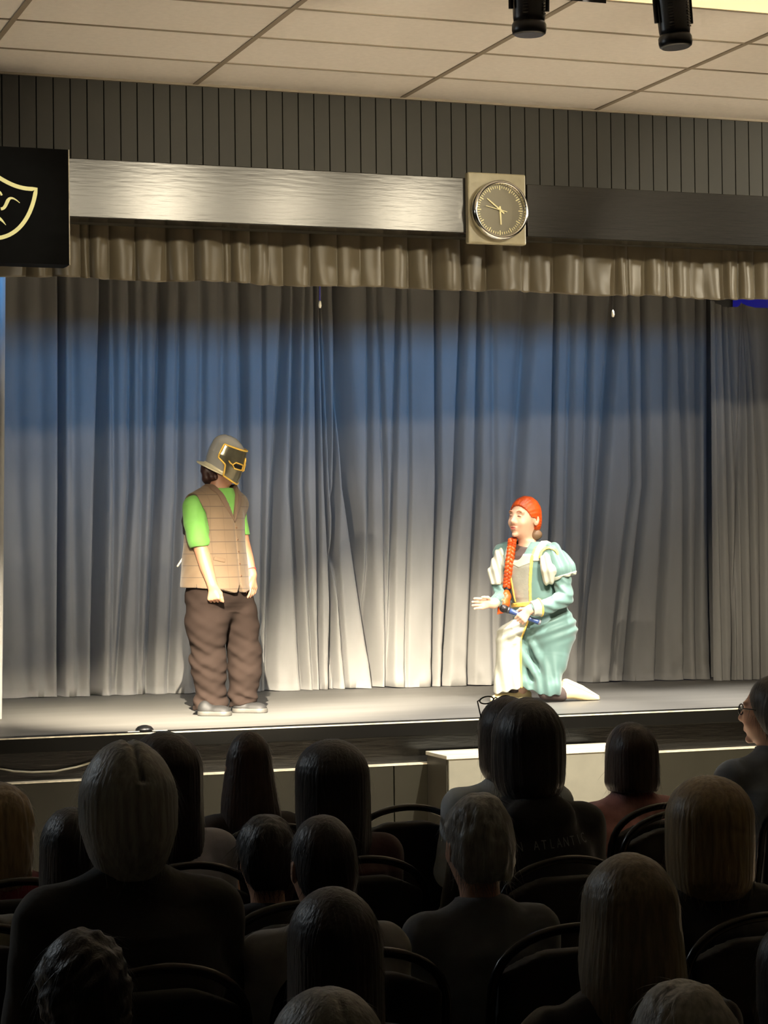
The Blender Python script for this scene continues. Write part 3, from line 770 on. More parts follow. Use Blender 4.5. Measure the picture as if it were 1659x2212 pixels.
_w = [wob((9, 9, 42), 101, 6), wob((16, 16, 70), 102, 7), wob((9, 9, 22), 103, 5), wob((40, 40, 120), 104, 8)]
def wr(P):   # gathered folds, stronger at knee and hem
    z = P[:, 2]; kn = .8*np.exp(-((z-zz(1425))/.12)**2)+1.5*np.exp(-((z-zz(1510))/.055)**2)+.35
    Q = P.copy(); Q[:, 2] = P[:, 2]+.45*P[:, 0]-.35*P[:, 1]
    Q2 = P.copy(); Q2[:, 2] = P[:, 2]-.6*P[:, 0]
    return kn*(.010*_w[0](Q)+.007*_w[1](Q2)+.003*_w[3](Q))+.013*_w[2](P)
tro = su(.018, su(.05, pel, cap(q(474, 1290, .0), q(480, 1316, .0), .13, .095)), su(.012, lgR, lgL))
tro = su(.05, tro, cap(q(450, 1300, -.075), q(450, 1340, -.08), .118), cap(q(510, 1300, .07), q(516, 1340, .075), .105))
trof = lambda P: tro(P)+wr(P)
sdf('trousers', trof, (-.32, -.30, .0), (.34, .30, .86), .0045, M_tr, man, ext=.03)
# shoes
M_sh = mat('grey_suede', (18, 17, 16), .7, noise=((20, 20, 20), .25)); M_sole = mat('shoe_sole', (62, 60, 55), .6); M_dark = mat('shoe_lace', (60, 56, 52), .7)
def shoe(par, heel, toe, wdt, hgt, mu, ms, lace=True):
    h0, t0 = np.array(heel, float), np.array(toe, float); L = np.linalg.norm(t0-h0); d = (t0-h0)/L; sd = np.array([-d[1], d[0], 0])
    R = np.stack([sd, d, np.array([0, 0, 1.])], 1)
    up_ = su(.03, ell((0, L*.20, hgt*.45), (wdt*.44, L*.22, hgt*.60)), ell((0, L*.60, hgt*.30), (wdt*.48, L*.32, hgt*.42)), ell((0, L*.82, hgt*.22), (wdt*.47, L*.17, hgt*.34)))
    up_ = inter(up_, lambda P: .018-P[:, 2])
    f = xform(up_, h0, R)
    o = sdf('shoe', f, h0-np.array([L, L, .02]), h0+np.array([L*1.25, L*1.25, hgt*1.4]), .0045, mu, par)
    so_ = su(.03, ell((0, L*.2, .012), (wdt*.45, L*.22, .05)), ell((0, L*.55, .012), (wdt*.47, L*.32, .05)), ell((0, L*.80, .012), (wdt*.49, L*.205, .05)))
    so_ = inter(so_, lambda P: np.abs(P[:, 2]-.014)-.012)
    sdf('sole', xform(off(so_, .002), h0, R), h0-np.array([L, L, .02]), h0+np.array([L*1.25, L*1.25, .06]), .0045, ms, o)
    if lace:
        mb = MB()
        for i in range(4):
            y_ = L*(.36+.07*i); zt = hgt*(.80-.09*i)
            mb.tube([h0+R@np.array(p) for p in ((-wdt*.22, y_, zt-.014), (0, y_+.008, zt), (wdt*.22, y_, zt-.014))], .0035, 6)
        mb.build('laces', M_dark, o, smooth=True)
    return o
shoe(man, np.array(q(430, 1541, -.13))*np.array([1, 1, 0]), np.array(q(499, 1541, -.19))*np.array([1, 1, 0]), .095, .085, M_sh, M_sole)
shoe(man, np.array(q(504, 1541, .06))*np.array([1, 1, 0]), np.array(q(577, 1541, .00))*np.array([1, 1, 0]), .095, .085, M_sh, M_sole)
# wristband
tw = np.array(armL[-1][:3]); td = unit(np.array(armL[-1][:3])-np.array(armL[-2][:3])); c0 = tw-td*.03
u_ = unit(np.cross(td, (0, 1, 0))); v_ = np.cross(td, u_)
MB().tube([c0+.0315*(u_*math.cos(a)+v_*math.sin(a)) for a in np.linspace(0, 2*PI, 25)[:-1]], .003, 6, True).build('wristband', mat('red_band', (225, 60, 60), .5), man, smooth=True)
# hair under the helmet
M_hairb = mat('dark_brown_hair', (62, 40, 34), .5, noise=((70, 70, 12), .3), bump=((90, 90, 14), .4, .006))
hr = su(.02, ell(q(451, 1020, .02), (.048, .06, .055)), ell(q(444, 1016, .03), (.030, .05, .040)), ell(q(462, 1030, -.01), (.035, .055, .035)), ell(q(449, 1034, .02), (.036, .05, .026)))
hr = disp(hr, (.014, wob((60, 60, 40), 51)), (.007, wob((120, 120, 60), 52)))
sdf('hair', hr, HC-.25, HC+.2, .004, M_hairb, man)
# helmet
M_hel = mat('helmet_silver', (206, 204, 196), .2, metal=.55, noise=((9, 9, 9), .08), bump=((14, 14, 14), .15, .006))
M_plt = mat('visor_pewter', (112, 108, 90), .24, metal=.6, noise=((12, 12, 12), .25), bump=((18, 18, 18), .3, .006)); M_gold = mat('gold_trim', (246, 200, 90), .38, metal=.35)
hel_rows = [(-.110, 0, 0, .088, .108), (-.07, 0, 0, .094, .112), (-.02, 0, .004, .098, .116), (.03, 0, .008, .098, .114), (.06, 0, .010, .093, .108), (.09, 0, .010, .086, .103), (.102, 0, .013, .0785, .0950), (.112, 0, .016, .070, .086), (.122, 0, .018, .0605, .0745), (.130, 0, .020, .0505, .0625), (.136, 0, .0215, .0410, .0510), (.141, 0, .0225, .0310, .0385), (.144, 0, .023, .0220, .0275), (.1455, 0, .023, .0150, .0190), (.1462, 0, .023, .004, .005)]
def hel(P):
    A = np.array(hel_rows); z = np.clip(P[:, 2], A[0, 0], A[-1, 0])
    cy, rx, ry = np.interp(z, A[:, 0], A[:, 2]), np.interp(z, A[:, 0], A[:, 3]), np.interp(z, A[:, 0], A[:, 4])
    qd = np.sqrt((P[:, 0]/rx)**2+((P[:, 1]-cy)/ry)**2)
    return np.maximum(np.maximum((qd-1)*np.minimum(rx, ry), P[:, 2]-.1462), -.066-P[:, 2])
inn = off(hel, -.007)
helf = sub(hel, lambda P: np.maximum(inn(P), -1e3))
helm = empty('helmet', HC, 0); helm.parent = man; helm.rotation_euler = Matrix(RH.tolist()).to_euler()
sdf('dome', off(hel, .0), (-.15, -.17, -.09), (.15, .17, .16), .004, M_hel, helm)
def hs(th, z, o=0.):
    A = np.array(hel_rows); cy, rx, ry = np.interp(z, A[:, 0], A[:, 2]), np.interp(z, A[:, 0], A[:, 3]), np.interp(z, A[:, 0], A[:, 4])
    # face plate keeps the width of the brow up to its flat top
    return np.array([math.sin(th)*(rx+o), cy-math.cos(th)*(ry+o), z])
def hs_plate(th, z, o=0.):
    p = hs(th, min(z, .03), o); k = 1-.10*max(0, (z-.03)/.064)
    return np.array([p[0]*k, p[1]*k, z])
# visor plate: outline half-angle as a function of height (metres in the helmet frame)
zs = np.linspace(0, 1, 40)
def hw(z): return math.radians(np.interp(z, [-.112, -.085, -.05, -.018, -.004, .008, .05, .096], [58, 64, 66, 68, 80, 92, 92, 90]))
G = np.zeros((40, 49, 3))
for i, t_ in enumerate(zs):
    for j, u2 in enumerate(np.linspace(-1, 1, 49)):
        zt, zb = .094, -.112+.028*abs(u2)**1.5
        z = zb+(zt-zb)*t_; th = hw(z)*u2
        G[i, j] = hs_plate(th, z, .010)
vz = grid_mesh('visor', G, M_plt, helm); sd = vz.modifiers.new('thickness', 'SOLIDIFY'); sd.thickness = .005; sd.offset = -1
path = [G[0, j] for j in range(0, 49, 2)]+[G[i, 48] for i in range(1, 40)]+[G[39, j] for j in range(46, -1, -2)]+[G[i, 0] for i in range(38, 0, -1)]
MB().tube(path, .0055, 8, True).build('visor_border', M_gold, helm, smooth=True)
for sg_ in (-1, 1):
    ths = np.linspace(math.radians(9), math.radians(40), 10)
    rim = [hs_plate(sg_*t_, .010+.004*math.sin((t_-.15)*3), .0145) for t_ in ths]+[hs_plate(sg_*math.radians(48), -.004, .0145)]+[hs_plate(sg_*t_, -.022, .0145) for t_ in ths[::-1]]
    MB().tube(rim, .0042, 8, True).build('eye_rim', M_gold, helm, smooth=True)
    sl = np.array([[hs_plate(sg_*t_, z, .0115) for t_ in np.linspace(math.radians(10), math.radians(42), 12)] for z in (-.014, .003)])
    ob = grid_mesh('eye_slit', sl, mat('slit_black', (6, 6, 6), .9), helm); sd = ob.modifiers.new('thickness', 'SOLIDIFY'); sd.thickness = .002
    MB().tube([hs_plate(sg_*math.radians(48), -.004, .0145), hs_plate(sg_*math.radians(56), .002, .0145), hs_plate(sg_*math.radians(62), .012, .0145)], .004, 8).build('eye_flourish', M_gold, helm, smooth=True)
MB().tube([hs_plate(0, z, .014) for z in np.linspace(.055, -.03, 9)], [.004, .006, .007, .006, .005, .0065, .0075, .006, .003], 8).build('nose_bar', M_gold, helm, smooth=True)
# flaring neck brim round the back
rows = []
for r_, (o, dz) in enumerate(((-.004, -.042), (.006, -.056), (.022, -.066), (.045, -.066), (.049, -.070), (.045, -.074), (.022, -.074), (-.002, -.068))):
    row = []
    for a in np.linspace(math.radians(66), math.radians(294), 49):
        fl = min(1, (a-math.radians(66))/.8, (math.radians(294)-a)/.8); fl = max(.1, fl)
        p = hs(a, -.05, o*fl if o > 0 else o); p[2] = dz-.012*(1-fl); row.append(p)
    rows.append(row)
grid_mesh('neck_brim', np.array(rows), mat('brim_cream', (226, 218, 186), .4, metal=.3), helm)
# ------------------------------------------------------------------ kneeling performer
wom, q, s, PWm, AW = place(1150, 1513, 'person', 'person kneeling on stage in teal medieval gown with long red braid, holding a microphone', 'person')
def zw(py): return (1513-py)*s
PHW = math.radians(-37)
WF = np.array([math.sin(PHW), -math.cos(PHW), 0]); WLf = np.array([math.cos(PHW), math.sin(PHW), 0])   # her front, her left
M_teal = mat('teal_velvet', (93, 124, 118), .6, noise=((8, 8, 8), .06), bump=((40, 40, 20), .12, .004), sheen=.25)
M_white = mat('cream_satin', (186, 185, 168), .35, noise=((12, 12, 5), .06), bump=((18, 18, 10), .35, .006), sheen=.1)
M_silver = mat('silver_lame', (160, 158, 144), .34, metal=.12, noise=((10, 10, 10), .12), bump=((14, 14, 14), .5, .01))
M_gtrim = mat('yellow_braid_trim', (244, 200, 96), .45, noise=((60, 60, 60), .2), bump=((120, 120, 120), .5, .003))
M_orange = mat('orange_red_wig', (205, 80, 22), .42, noise=((40, 40, 9), .28), bump=((70, 70, 12), .5, .005))
M_dk = mat('dark_knit', (78, 66, 62), .85)
wt = [(1352, 1172, .155, .135), (1318, 1166, .150, .125), (1290, 1158, .148, .120), (1255, 1150, .150, .122), (1225, 1145, .158, .122), (1200, 1142, .158, .108), (1185, 1141, .125, .085), (1174, 1140, .075, .062), (1163, 1139, .058, .055)]
wtor = loft([(zw(py), q(cx, py, 0)[0], (-.03 if py < 1290 else -.03+.05*(py-1290)/60), rx, ry) for py, cx, rx, ry in wt], PHW)
sR, sL = np.array(q(1086, 1194, .085)), np.array(q(1190, 1198, -.125))
bodice = su(.05, wtor, cap(sR, q(1128, 1180, 0), .052, .05), cap(sL, q(1152, 1180, -.04), .052, .05))
# arms
aR = [tuple(sR)+(.05,), q(1076, 1245, .05, .047), q(1086, 1288, -.03, .042), q(1068, 1302, -.19, .030)]
aL = [tuple(sL)+(.05,), q(1213, 1245, -.16, .048), q(1219, 1290, -.20, .046), q(1186, 1306, -.27, .040), q(1145, 1313, -.315, .029)]
wR, wL = np.array(aR[-1][:3]), np.array(aL[-1][:3])
HRt = hand(wR, (-1, -.30, .03), (.15, -.15, -.05), [(10, 18, 16), (8, 14, 12), (8, 14, 12), (10, 18, 14)], (.1, -.1, 1), .98, thumb=(.75, .5, -.5), spread=.20)
HRt = hand(wR, (-1, -.25, .05), (.25, .95, .1), [(14, 22, 18), (12, 18, 14), (10, 16, 14), (12, 20, 16)], (.0, -.1, 1), .95, thumb=(.7, .45, -.6), spread=.10)
# microphone axis
m0, m1 = np.array(q(1089, 1311, -.285)), np.array(q(1164, 1341, -.275)); mu_ = unit(m1-m0)
HLt = hand(wL, (-.62, -.12, -.66), (.0, -1, .05), [(48, 85, 50), (50, 88, 50), (52, 88, 50), (52, 85, 50)], (-.80, .0, .55), .95, thumb=(.45, .55, -.75), spread=.02)
HW = np.array(q(1133, 1121, -.035)); RW = rotz(math.radians(-37))@roty(math.radians(3))@rotx(math.radians(-4)); HS = 1.06
whead = xform(HEAD, HW, RW, HS)
wneck = cap(q(1140, 1185, -.02), HW+RW@np.array([0, .02, -.07]), .055, .050)
kneeL = np.array(q(1180, 1497, -.16)); ankL = np.array(q(1216, 1497, -.12))
footR = np.array(q(1128, 1505, -.02))
wlegs = su(.03, cap(q(1170, 1345, .05), q(1104, 1374, -.02), .07, .055), cap(q(1104, 1374, -.02), q(1126, 1485, .0), .05, .036), cap(q(1126, 1485, 0), q(1126, 1500, 0), .036, .034),
            cap(q(1195, 1350, -.06), kneeL+np.array([0, 0, .03]), .05, .040), cap(kneeL+np.array([0, 0, .02]), ankL, .05, .036))
wbody = su(.03, off(wtor, -.02), su(.015, chain(aR), HRt), su(.015, chain(aL), HLt), wneck, whead, wlegs)
sdf('body', wbody, (-.45, -.55, 0.0), (.45, .35, 1.28), .004, M_skinw, wom)
# face details
def face(nm, f, m): return sdf(nm, xform(f, HW, RW, HS), HW-.16, HW+.16, .0022, m, wom, ext=.006)
face('lips', un(ell((0, -.1035, -.056), (.021, .006, .0040)), ell((0, -.1015, -.066), (.018, .006, .0045))), mat('lip_rose', (214, 120, 110), .45))
for sx in (-1, 1):
    MB_e = xform(un(cap((sx*.042, -.0935, .010), (sx*.031, -.0965, .0125), .0022, .003), cap((sx*.031, -.0965, .0125), (sx*.020, -.0945, .0105), .003, .002)), HW, RW, HS)
    sdf('eye', MB_e, HW-.16, HW+.16, .0018, mat('eye_line', (120, 74, 62), .5), wom, ext=.006)
    MB_b = xform(un(cap((sx*.048, -.088, .036), (sx*.034, -.098, .042), .0026, .0034), cap((sx*.034, -.098, .042), (sx*.018, -.100, .037), .0034, .003)), HW, RW, HS)
    sdf('eyebrow', MB_b, HW-.16, HW+.16, .002, mat('brow_auburn', (196, 128, 92), .6), wom, ext=.006)
# wig: smooth cap drawn back behind the ears
def hairreg(P):
    n_ = np.array([0, .80, .60], np.float32); c_ = -.018
    return c_-P@n_
wig = inter(off(su(.035, ell((0, .012, .03), (.076, .096, .098)), ell((0, .05, -.03), (.06, .06, .06))), .011), hairreg, lambda P: -.075-P[:, 2], lambda P: -((P[:, 1]-.012)+.6*(P[:, 2]+.0)+.010)*1.0+np.where(P[:, 2] > .01, -1., 0.))
def wgro(P): a = np.arctan2(P[:, 0], P[:, 2]+.02); return .0007*np.sin(a*30+P[:, 1]*20)
wg = sdf('hair', xform(lambda P: wig(P)+wgro(P), HW, RW, HS), HW-.2, HW+.2, .003, M_orange, wom)
# loose dark-blonde hair at the nape
sdf('nape_hair', disp(su(.02, ell(HW+RW@np.array([.05, .06, -.095]), (.04, .04, .035)), ell(HW+RW@np.array([.03, .085, -.09]), (.04, .03, .03))), (.008, wob((60, 60, 30), 7))), HW-.22, HW+.2, .004, mat('dark_blonde_hair', (120, 92, 66), .55), wom)
# undershirt collar
sdf('undershirt', inter(su(.02, off(wneck, .010), off(wtor, -.004)), lambda P: zw(1216)-P[:, 2], lambda P: P[:, 2]-zw(1178)-.25*(P[:, 1]+.05)), (-.3, -.3, .75), (.3, .2, 1.1), .004, M_dk, wom)
# gown: bodice, fitted sleeves, skirt over one raised and one kneeling leg
gbod = inter(off(bodice, .012), lambda P: zw(1350)-P[:, 2], lambda P: P[:, 2]-zw(1170))
nk = cap(q(1139, 1160, -.02), np.array(q(1139, 1185, -.02))+WF*.16, .075, .070)
gbod = sub(gbod, nk)
nk2 = cap(np.array(q(1139, 1168, -.02))+WF*.02, np.array(q(1139, 1200, -.02))+WF*.20, .070, .062)
gbod = sub(gbod, nk2)
pel = su(.06, cap(q(1168, 1318, -.02), q(1186, 1352, -.03), .150, .158), ell(q(1196, 1365, -.02), (.125, .14, .11)))
thR = cap(q(1172, 1342, .04), q(1108, 1378, -.04), .125, .088)
shR_ = chain([q(1107, 1376, -.04, .090), q(1106, 1430, -.045, .100), q(1107, 1478, -.05, .112), q(1107, 1500, -.05, .120)])
thL = chain([q(1199, 1362, -.06, .130), q(1197, 1412, -.09, .096), q(1190, 1455, -.13, .074), q(1186, 1490, -.16, .066)])
fold1 = chain([q(1118, 1390, -.115, .020), q(1138, 1420, -.130, .022), q(1152, 1448, -.145, .022), q(1172, 1472, -.18, .022), q(1200, 1477, -.18, .018)])
fold2 = chain([q(1150, 1388, -.125, .016), q(1163, 1414, -.13, .018), q(1180, 1440, -.155, .018), q(1198, 1456, -.165, .016)])
web = su(.03, cap(q(1108, 1395, -.01), q(1190, 1390, -.03), .070), cap(q(1108, 1420, -.005), q(1192, 1412, -.03), .066), cap(q(1108, 1450, -.015), q(1190, 1445, -.06), .066), cap(q(1110, 1480, -.03), q(1186, 1476, -.09), .066), cap(q(1110, 1498, -.04), q(1184, 1492, -.11), .070))
sheet = chain([q(1128, 1482, -.10, .050), q(1160, 1488, -.15, .045), q(1190, 1480, -.18, .045)])
skirt = su(.040, su(.06, pel, thR), shR_, thL, fold1, fold2, sheet, web)
hemz = lambda P: np.interp(P[:, 0], [q(1063, 0, 0)[0]-.0, q(1085, 0, 0)[0], q(1110, 0, 0)[0], q(1130, 0, 0)[0], q(1160, 0, 0)[0], q(1190, 0, 0)[0], q(1210, 0, 0)[0]], [.062, .078, .095, .075, .045, .045, .075])
skirt = inter(skirt, lambda P: hemz(P)-P[:, 2], lambda P: P[:, 2]-zw(1300))
def sk_f(P):
    x, z = P[:, 0], P[:, 2]
    a = .0055*np.sin(x*95+z*14)*np.clip((zw(1400)-z)/.15, 0, 1)                      # flutes below the knee
    b_ = .0060*np.sin(z*105-x*38)*np.exp(-((z-zw(1350))/.09)**2)                     # drag lines at the hip
    return a+b_
sleL = chain([aL[0][:3]+(.058,), aL[1][:3]+(.056,), aL[2][:3]+(.054,), aL[3][:3]+(.047,), tuple(np.array(aL[4][:3])*.75+np.array(aL[3][:3])*.25)+(.039,)])
sleR = chain([aR[0][:3]+(.056,), aR[1][:3]+(.055,), aR[2][:3]+(.050,), tuple(np.array(aR[3][:3])*.72+np.array(aR[2][:3])*.28)+(.040,)])
def slf(P): return .0035*np.sin((P[:, 0]*.6+P[:, 2]*.9-P[:, 1]*.5)*120)
gown = su(.015, su(.03, gbod, skirt), lambda P: sleL(P)+slf(P), lambda P: sleR(P)+slf(P))
gown = sub(gown, nk2)
gownf = disp(lambda P: gown(P)+sk_f(P), (.003, wob((22, 22, 22), 61)))
sdf('gown', gownf, (-.34, -.46, .02), (.36, .32, 1.02), .0045, M_teal, wom, ext=.03)
# puffed sleeve caps: teal flounce with white lining on her left, white puff on her right
flo = su(.02, cap(np.array(sL)+[.012, 0, .012], q(1212, 1232, -.15), .060, .092))
flo = inter(flo, lambda P: zw(1244)-.35*(P[:, 0]-q(1212, 0, 0)[0])*-1*0-P[:, 2]+.28*(P[:, 0]-q(1205, 0, 0)[0]))
flo = disp(flo, (.007, lambda P: np.sin((P[:, 0]+P[:, 1]*.8)*85)))
pf_ = sdf('puff_sleeve', flo, (-.05, -.34, .65), (.36, .1, 1.0), .0045, M_teal, wom)
hemr = inter(off(flo, .005), lambda P: P[:, 2]-zw(1244)-.28*(P[:, 0]-q(1205, 0, 0)[0])-.012)
sdf('sleeve_hem', hemr, (-.05, -.36, .65), (.38, .1, 1.0), .0045, M_white, pf_)
wp = disp(chain([q(1180, 1206, -.21, .034), q(1183, 1232, -.235, .046), q(1184, 1250, -.225, .040)]), (.008, wob((45, 45, 22), 71)), (.005, lambda P: np.sin(P[:, 0]*150+P[:, 2]*30)))
sdf('sleeve_puff', wp, (-.05, -.36, .6), (.3, .1, 1.0), .004, M_white, wom)
wp2 = disp(chain([q(1083, 1200, .02, .046), q(1073, 1232, .0, .052), q(1076, 1256, -.01, .046)]), (.008, wob((45, 45, 22), 72)), (.005, lambda P: np.sin(P[:, 0]*150+P[:, 2]*40)))
wp2 = inter(wp2, lambda P: zw(1262)-P[:, 2])
sdf('sleeve_puff', wp2, (-.36, -.2, .6), (0, .2, 1.0), .004, M_white, wom)
# front panel region is taken in her own frame: e = along her left
cwm = np.array([q(1150, 1230, 0)[0], -.03, 0])
def tow(P):
    D_ = P-cwm.astype(np.float32); return D_@WLf.astype(np.float32), D_@WF.astype(np.float32)
def panel_half(z): return np.interp(z, [zw(1300), zw(1260), zw(1225), zw(1205), zw(1180), zw(1165)], [.062, .070, .082, .085, .092, .095])
def pmask(P, inner=0., outer=0.):
    e, fr = tow(P); hwid = panel_half(P[:, 2])
    return np.maximum(np.abs(e-.005)-hwid-outer, -fr+.02)
bsh = off(gownf, .004)
pan = sub(inter(bsh, pmask, lambda P: zw(1303)-P[:, 2], lambda P: P[:, 2]-zw(1199)), nk2)
sdf('breast_panel', pan, (-.3, -.40, .52), (.3, .1, 1.0), .004, M_silver, wom)
yoke = inter(off(gownf, .0065), lambda P: np.maximum(np.abs(tow(P)[0]-.005)-panel_half(P[:, 2]), -tow(P)[1]+.02), lambda P: zw(1216)+.35*np.abs(tow(P)[0]-.005)-.028-P[:, 2], lambda P: P[:, 2]-zw(1196))
sdf('yoke', sub(yoke, nk2), (-.3, -.40, .52), (.3, .1, 1.0), .004, M_white, wom)
strap = inter(off(gownf, .006), lambda P: np.abs(np.abs(tow(P)[0]-.005)-.112)-.020, lambda P: zw(1212)-P[:, 2]-0*P[:, 0], lambda P: -tow(P)[1]-.10)
sdf('shoulder_band', sub(strap, nk2), (-.3, -.40, .6), (.35, .2, 1.05), .004, M_white, wom)
tr = inter(off(gownf, .008), lambda P: np.abs(np.abs(tow(P)[0]-.005)-panel_half(P[:, 2]))-.0075, lambda P: -tow(P)[1]+.0, lambda P: zw(1300)-P[:, 2], lambda P: P[:, 2]-zw(1180))
sdf('panel_trim', sub(tr, nk2), (-.3, -.42, .52), (.35, .2, 1.05), .004, M_gtrim, wom)
bel = inter(off(gownf, .010), lambda P: np.abs(P[:, 2]-zw(1302)-.10*(P[:, 0]-q(1140, 0, 0)[0]))-.014, lambda P: -tow(P)[1]-.05, lambda P: -.30-P[:, 1]*-1*0-10+0*P[:, 0])
belf = inter(bel, lambda P: -(sleL(P)-.030), lambda P: -(sleR(P)-.030))
sdf('belt_trim', belf, (-.3, -.42, .45), (.35, .2, .8), .004, M_gtrim, wom)
# armhole trim
arm_tr = inter(off(gownf, .010), lambda P: np.abs(np.linalg.norm((P-np.array(q(1186, 1203, -.16), np.float32))*np.array([1, .3, 1], np.float32), axis=1)-.058)-.008, lambda P: zw(1206)-P[:, 2])
sdf('armhole_trim', arm_tr, (-.1, -.40, .6), (.35, .1, 1.05), .004, M_gtrim, wom)
# white skirt panel with its yellow seam
def seam(P): return np.interp(P[:, 2], [zw(1490), zw(1440), zw(1380), zw(1345), zw(1320)], [q(1110, 0, 0)[0]-.0, q(1108, 0, 0)[0], q(1108, 0, 0)[0], q(1122, 0, 0)[0], q(1128, 0, 0)[0]])+.0115*P[:, 2]
spn = inter(off(gownf, .005), lambda P: P[:, 0]-seam(P), lambda P: P[:, 2]-zw(1338), lambda P: P[:, 1]-.06, lambda P: -.30+0*P[:, 0])
sdf('skirt_panel', spn, (-.36, -.42, .02), (.1, .15, .6), .0045, M_white, wom, ext=.03)
spt = inter(off(gownf, .009), lambda P: np.abs(P[:, 0]-seam(P))-.0065, lambda P: P[:, 2]-zw(1338), lambda P: P[:, 1]+.02)
sdf('seam_trim', spt, (-.36, -.42, .02), (.1, .15, .6), .004, M_gtrim, wom, ext=.03)
# cuff on her left wrist
cd_ = unit(np.array(aL[4][:3])-np.array(aL[3][:3])); c1 = np.array(aL[4][:3])-cd_*.012; c0 = c1-cd_*.055
cuf = disp(cap(c0, c1, .054, .048), (.004, wob((60, 60, 60), 81))); cuf = inter(cuf, lambda P: (P-c1.astype(np.float32))@cd_.astype(np.float32), lambda P: (c0.astype(np.float32)-P)@cd_.astype(np.float32))
cu = sdf('cuff', cuf, c1-.15, c1+.15, .004, M_white, wom)
MB().tube([c0+.056*(np.cross(cd_, [0, 1, 0])*math.cos(a)+np.cross(cd_, np.cross(cd_, [0, 1, 0]))*math.sin(a)) for a in np.linspace(0, 2*PI, 25)[:-1]], .007, 8, True).build('cuff_trim', M_gtrim, cu, smooth=True)
# braid over her right shoulder
bp = [q(1113, 1160, -.0), q(1107, 1166, -.07)]
for px, py in ((1106, 1178), (1104, 1195), (1101, 1215), (1099, 1235), (1097, 1252), (1096, 1268)):
    x, _, z = q(px, py, 0); y = surf_y(gownf, x, z); bp.append((x, (y if y is not None else -.1)-.022, z))
bp = np.array(bp); tt = np.linspace(0, 1, len(bp)); ft = np.linspace(0, 1, 140)
bpi = np.stack([np.interp(ft, tt, bp[:, i]) for i in range(3)], 1)
br_ = MB()
for k in range(3):
    w_ = 2*PI*(5.2*ft)+2*PI*k/3; A_ = .016*np.minimum(1, .4+ft*6)
    P = bpi+np.stack([A_*np.sin(w_), -.011*np.sin(2*w_), 0*ft], 1)
    br_.tube(P, list(.0135*np.minimum(1, .5+ft*3)), 10)
bra = br_.build('braid', M_orange, wom, smooth=True)
e0 = bpi[-1]
MB().lathe([(.014, .014), (.021, .010), (.021, -.010), (.014, -.014)], 20, c=e0+np.array([0, 0, -.008])).build('braid_tie', mat('tie_black', (30, 28, 30), .6), bra, smooth=True)
def tp(px, py, dy, r): x, _, z = q(px, py, 0); return (x, e0[1]+dy, z, r)
tl = [tuple(e0+np.array([0, 0, -.012]))+(.014,), tp(1094, 1288, -.03, .030), tp(1090, 1303, -.055, .033), tp(1084, 1314, -.07, .024), tp(1076, 1324, -.08, .006)]
sdf('braid_tail', disp(chain(tl, .01), (.004, wob((110, 110, 20), 91))), e0-.25, e0+.1, .003, M_orange, bra)
# tights, shoes
sdf('tights', su(.02, cap(kneeL+np.array([0, 0, .02]), ankL-np.array([.012, 0, 0]), .056, .044), cap(q(1112, 1440, -.03), q(1112, 1500, -.0), .05, .038)), (-.3, -.4, 0), (.35, .2, .3), .0045, M_dk, wom)
M_can = mat('cream_canvas', (236, 214, 160), .6, noise=((15, 15, 15), .06))
# kneeling foot: toes on the floor behind, sole turned up and back
fa, fb = np.array(q(1222, 1478, -.09)), np.array(q(1288, 1509, -.02))
ff = su(.02, chain([tuple(fa)+(.036,), tuple(fa*.55+fb*.45+np.array([0, 0, -.004]))+(.040,), tuple(fb)+(.020,)]), chain([tuple(ankL+np.array([.012, .01, .008]))+(.040,), tuple(ankL+np.array([.06, .03, .004]))+(.036,), tuple(fb+np.array([-.02, 0, -.004]))+(.020,)]))
ff = inter(ff, lambda P: .004-P[:, 2])
nsole = unit(np.cross(fb-fa, np.array([0, 1., 0])));  nsole = nsole if nsole[2] > 0 else -nsole
sh2 = sdf('shoe', ff, (.1, -.25, -.01), (.50, .15, .2), .004, M_can, wom)
sdf('sole', inter(off(ff, .003), lambda P: -((P-fa.astype(np.float32))@nsole.astype(np.float32)-.016)), (.1, -.25, -.01), (.50, .15, .2), .004, mat('cream_rubber', (240, 226, 180), .5), sh2)
shoe(wom, np.array(q(1146, 1513, .03))*[1, 1, 0], np.array(q(1062, 1513, -.10))*[1, 1, 0], .085, .075, M_can, mat('cream_rubber_edge', (240, 226, 180), .5), False)
# microphone, held in her left hand: a thing of its own
Rw = np.array(rotz(AW))
mic = empty('microphone', PWm+Rw@m0, 0, 'handheld microphone with dark ball head and blue handle in the kneeling person\'s hand', 'microphone')
mdir = Rw@mu_; ux = unit(np.cross(mdir, [0, 0, 1])); uy = np.cross(mdir, ux); RM = np.stack([ux, uy, mdir], 1)
MB().lathe([(.002, -.026), (.014, -.023), (.023, -.012), (.026, .002), (.024, .016), (.019, .026)], 28, R=RM).build('grille', mat('mic_grille', (52, 48, 48), .35, metal=.6), mic, smooth=True)
MB().lathe([(.020, .024), (.0215, .030), (.0215, .036), (.019, .040)], 28, R=RM).build('collar', mat('mic_collar', (80, 80, 84), .3, metal=.6), mic, smooth=True)
Lm = float(np.linalg.norm(m1-m0))
MB().lathe([(.018, .038), (.0165, .07), (.0155, Lm-.03), (.0165, Lm-.01), (.0165, Lm)], 28, R=RM).build('handle', mat('mic_blue', (52, 74, 122), .35), mic, smooth=True)
MB().lathe([(.0165, Lm-.002), (.0170, Lm+.006), (.0150, Lm+.012), (.001, Lm+.013)], 28, R=RM).build('end_cap', mat('mic_endcap', (150, 150, 155), .3, metal=.5), mic, smooth=True)
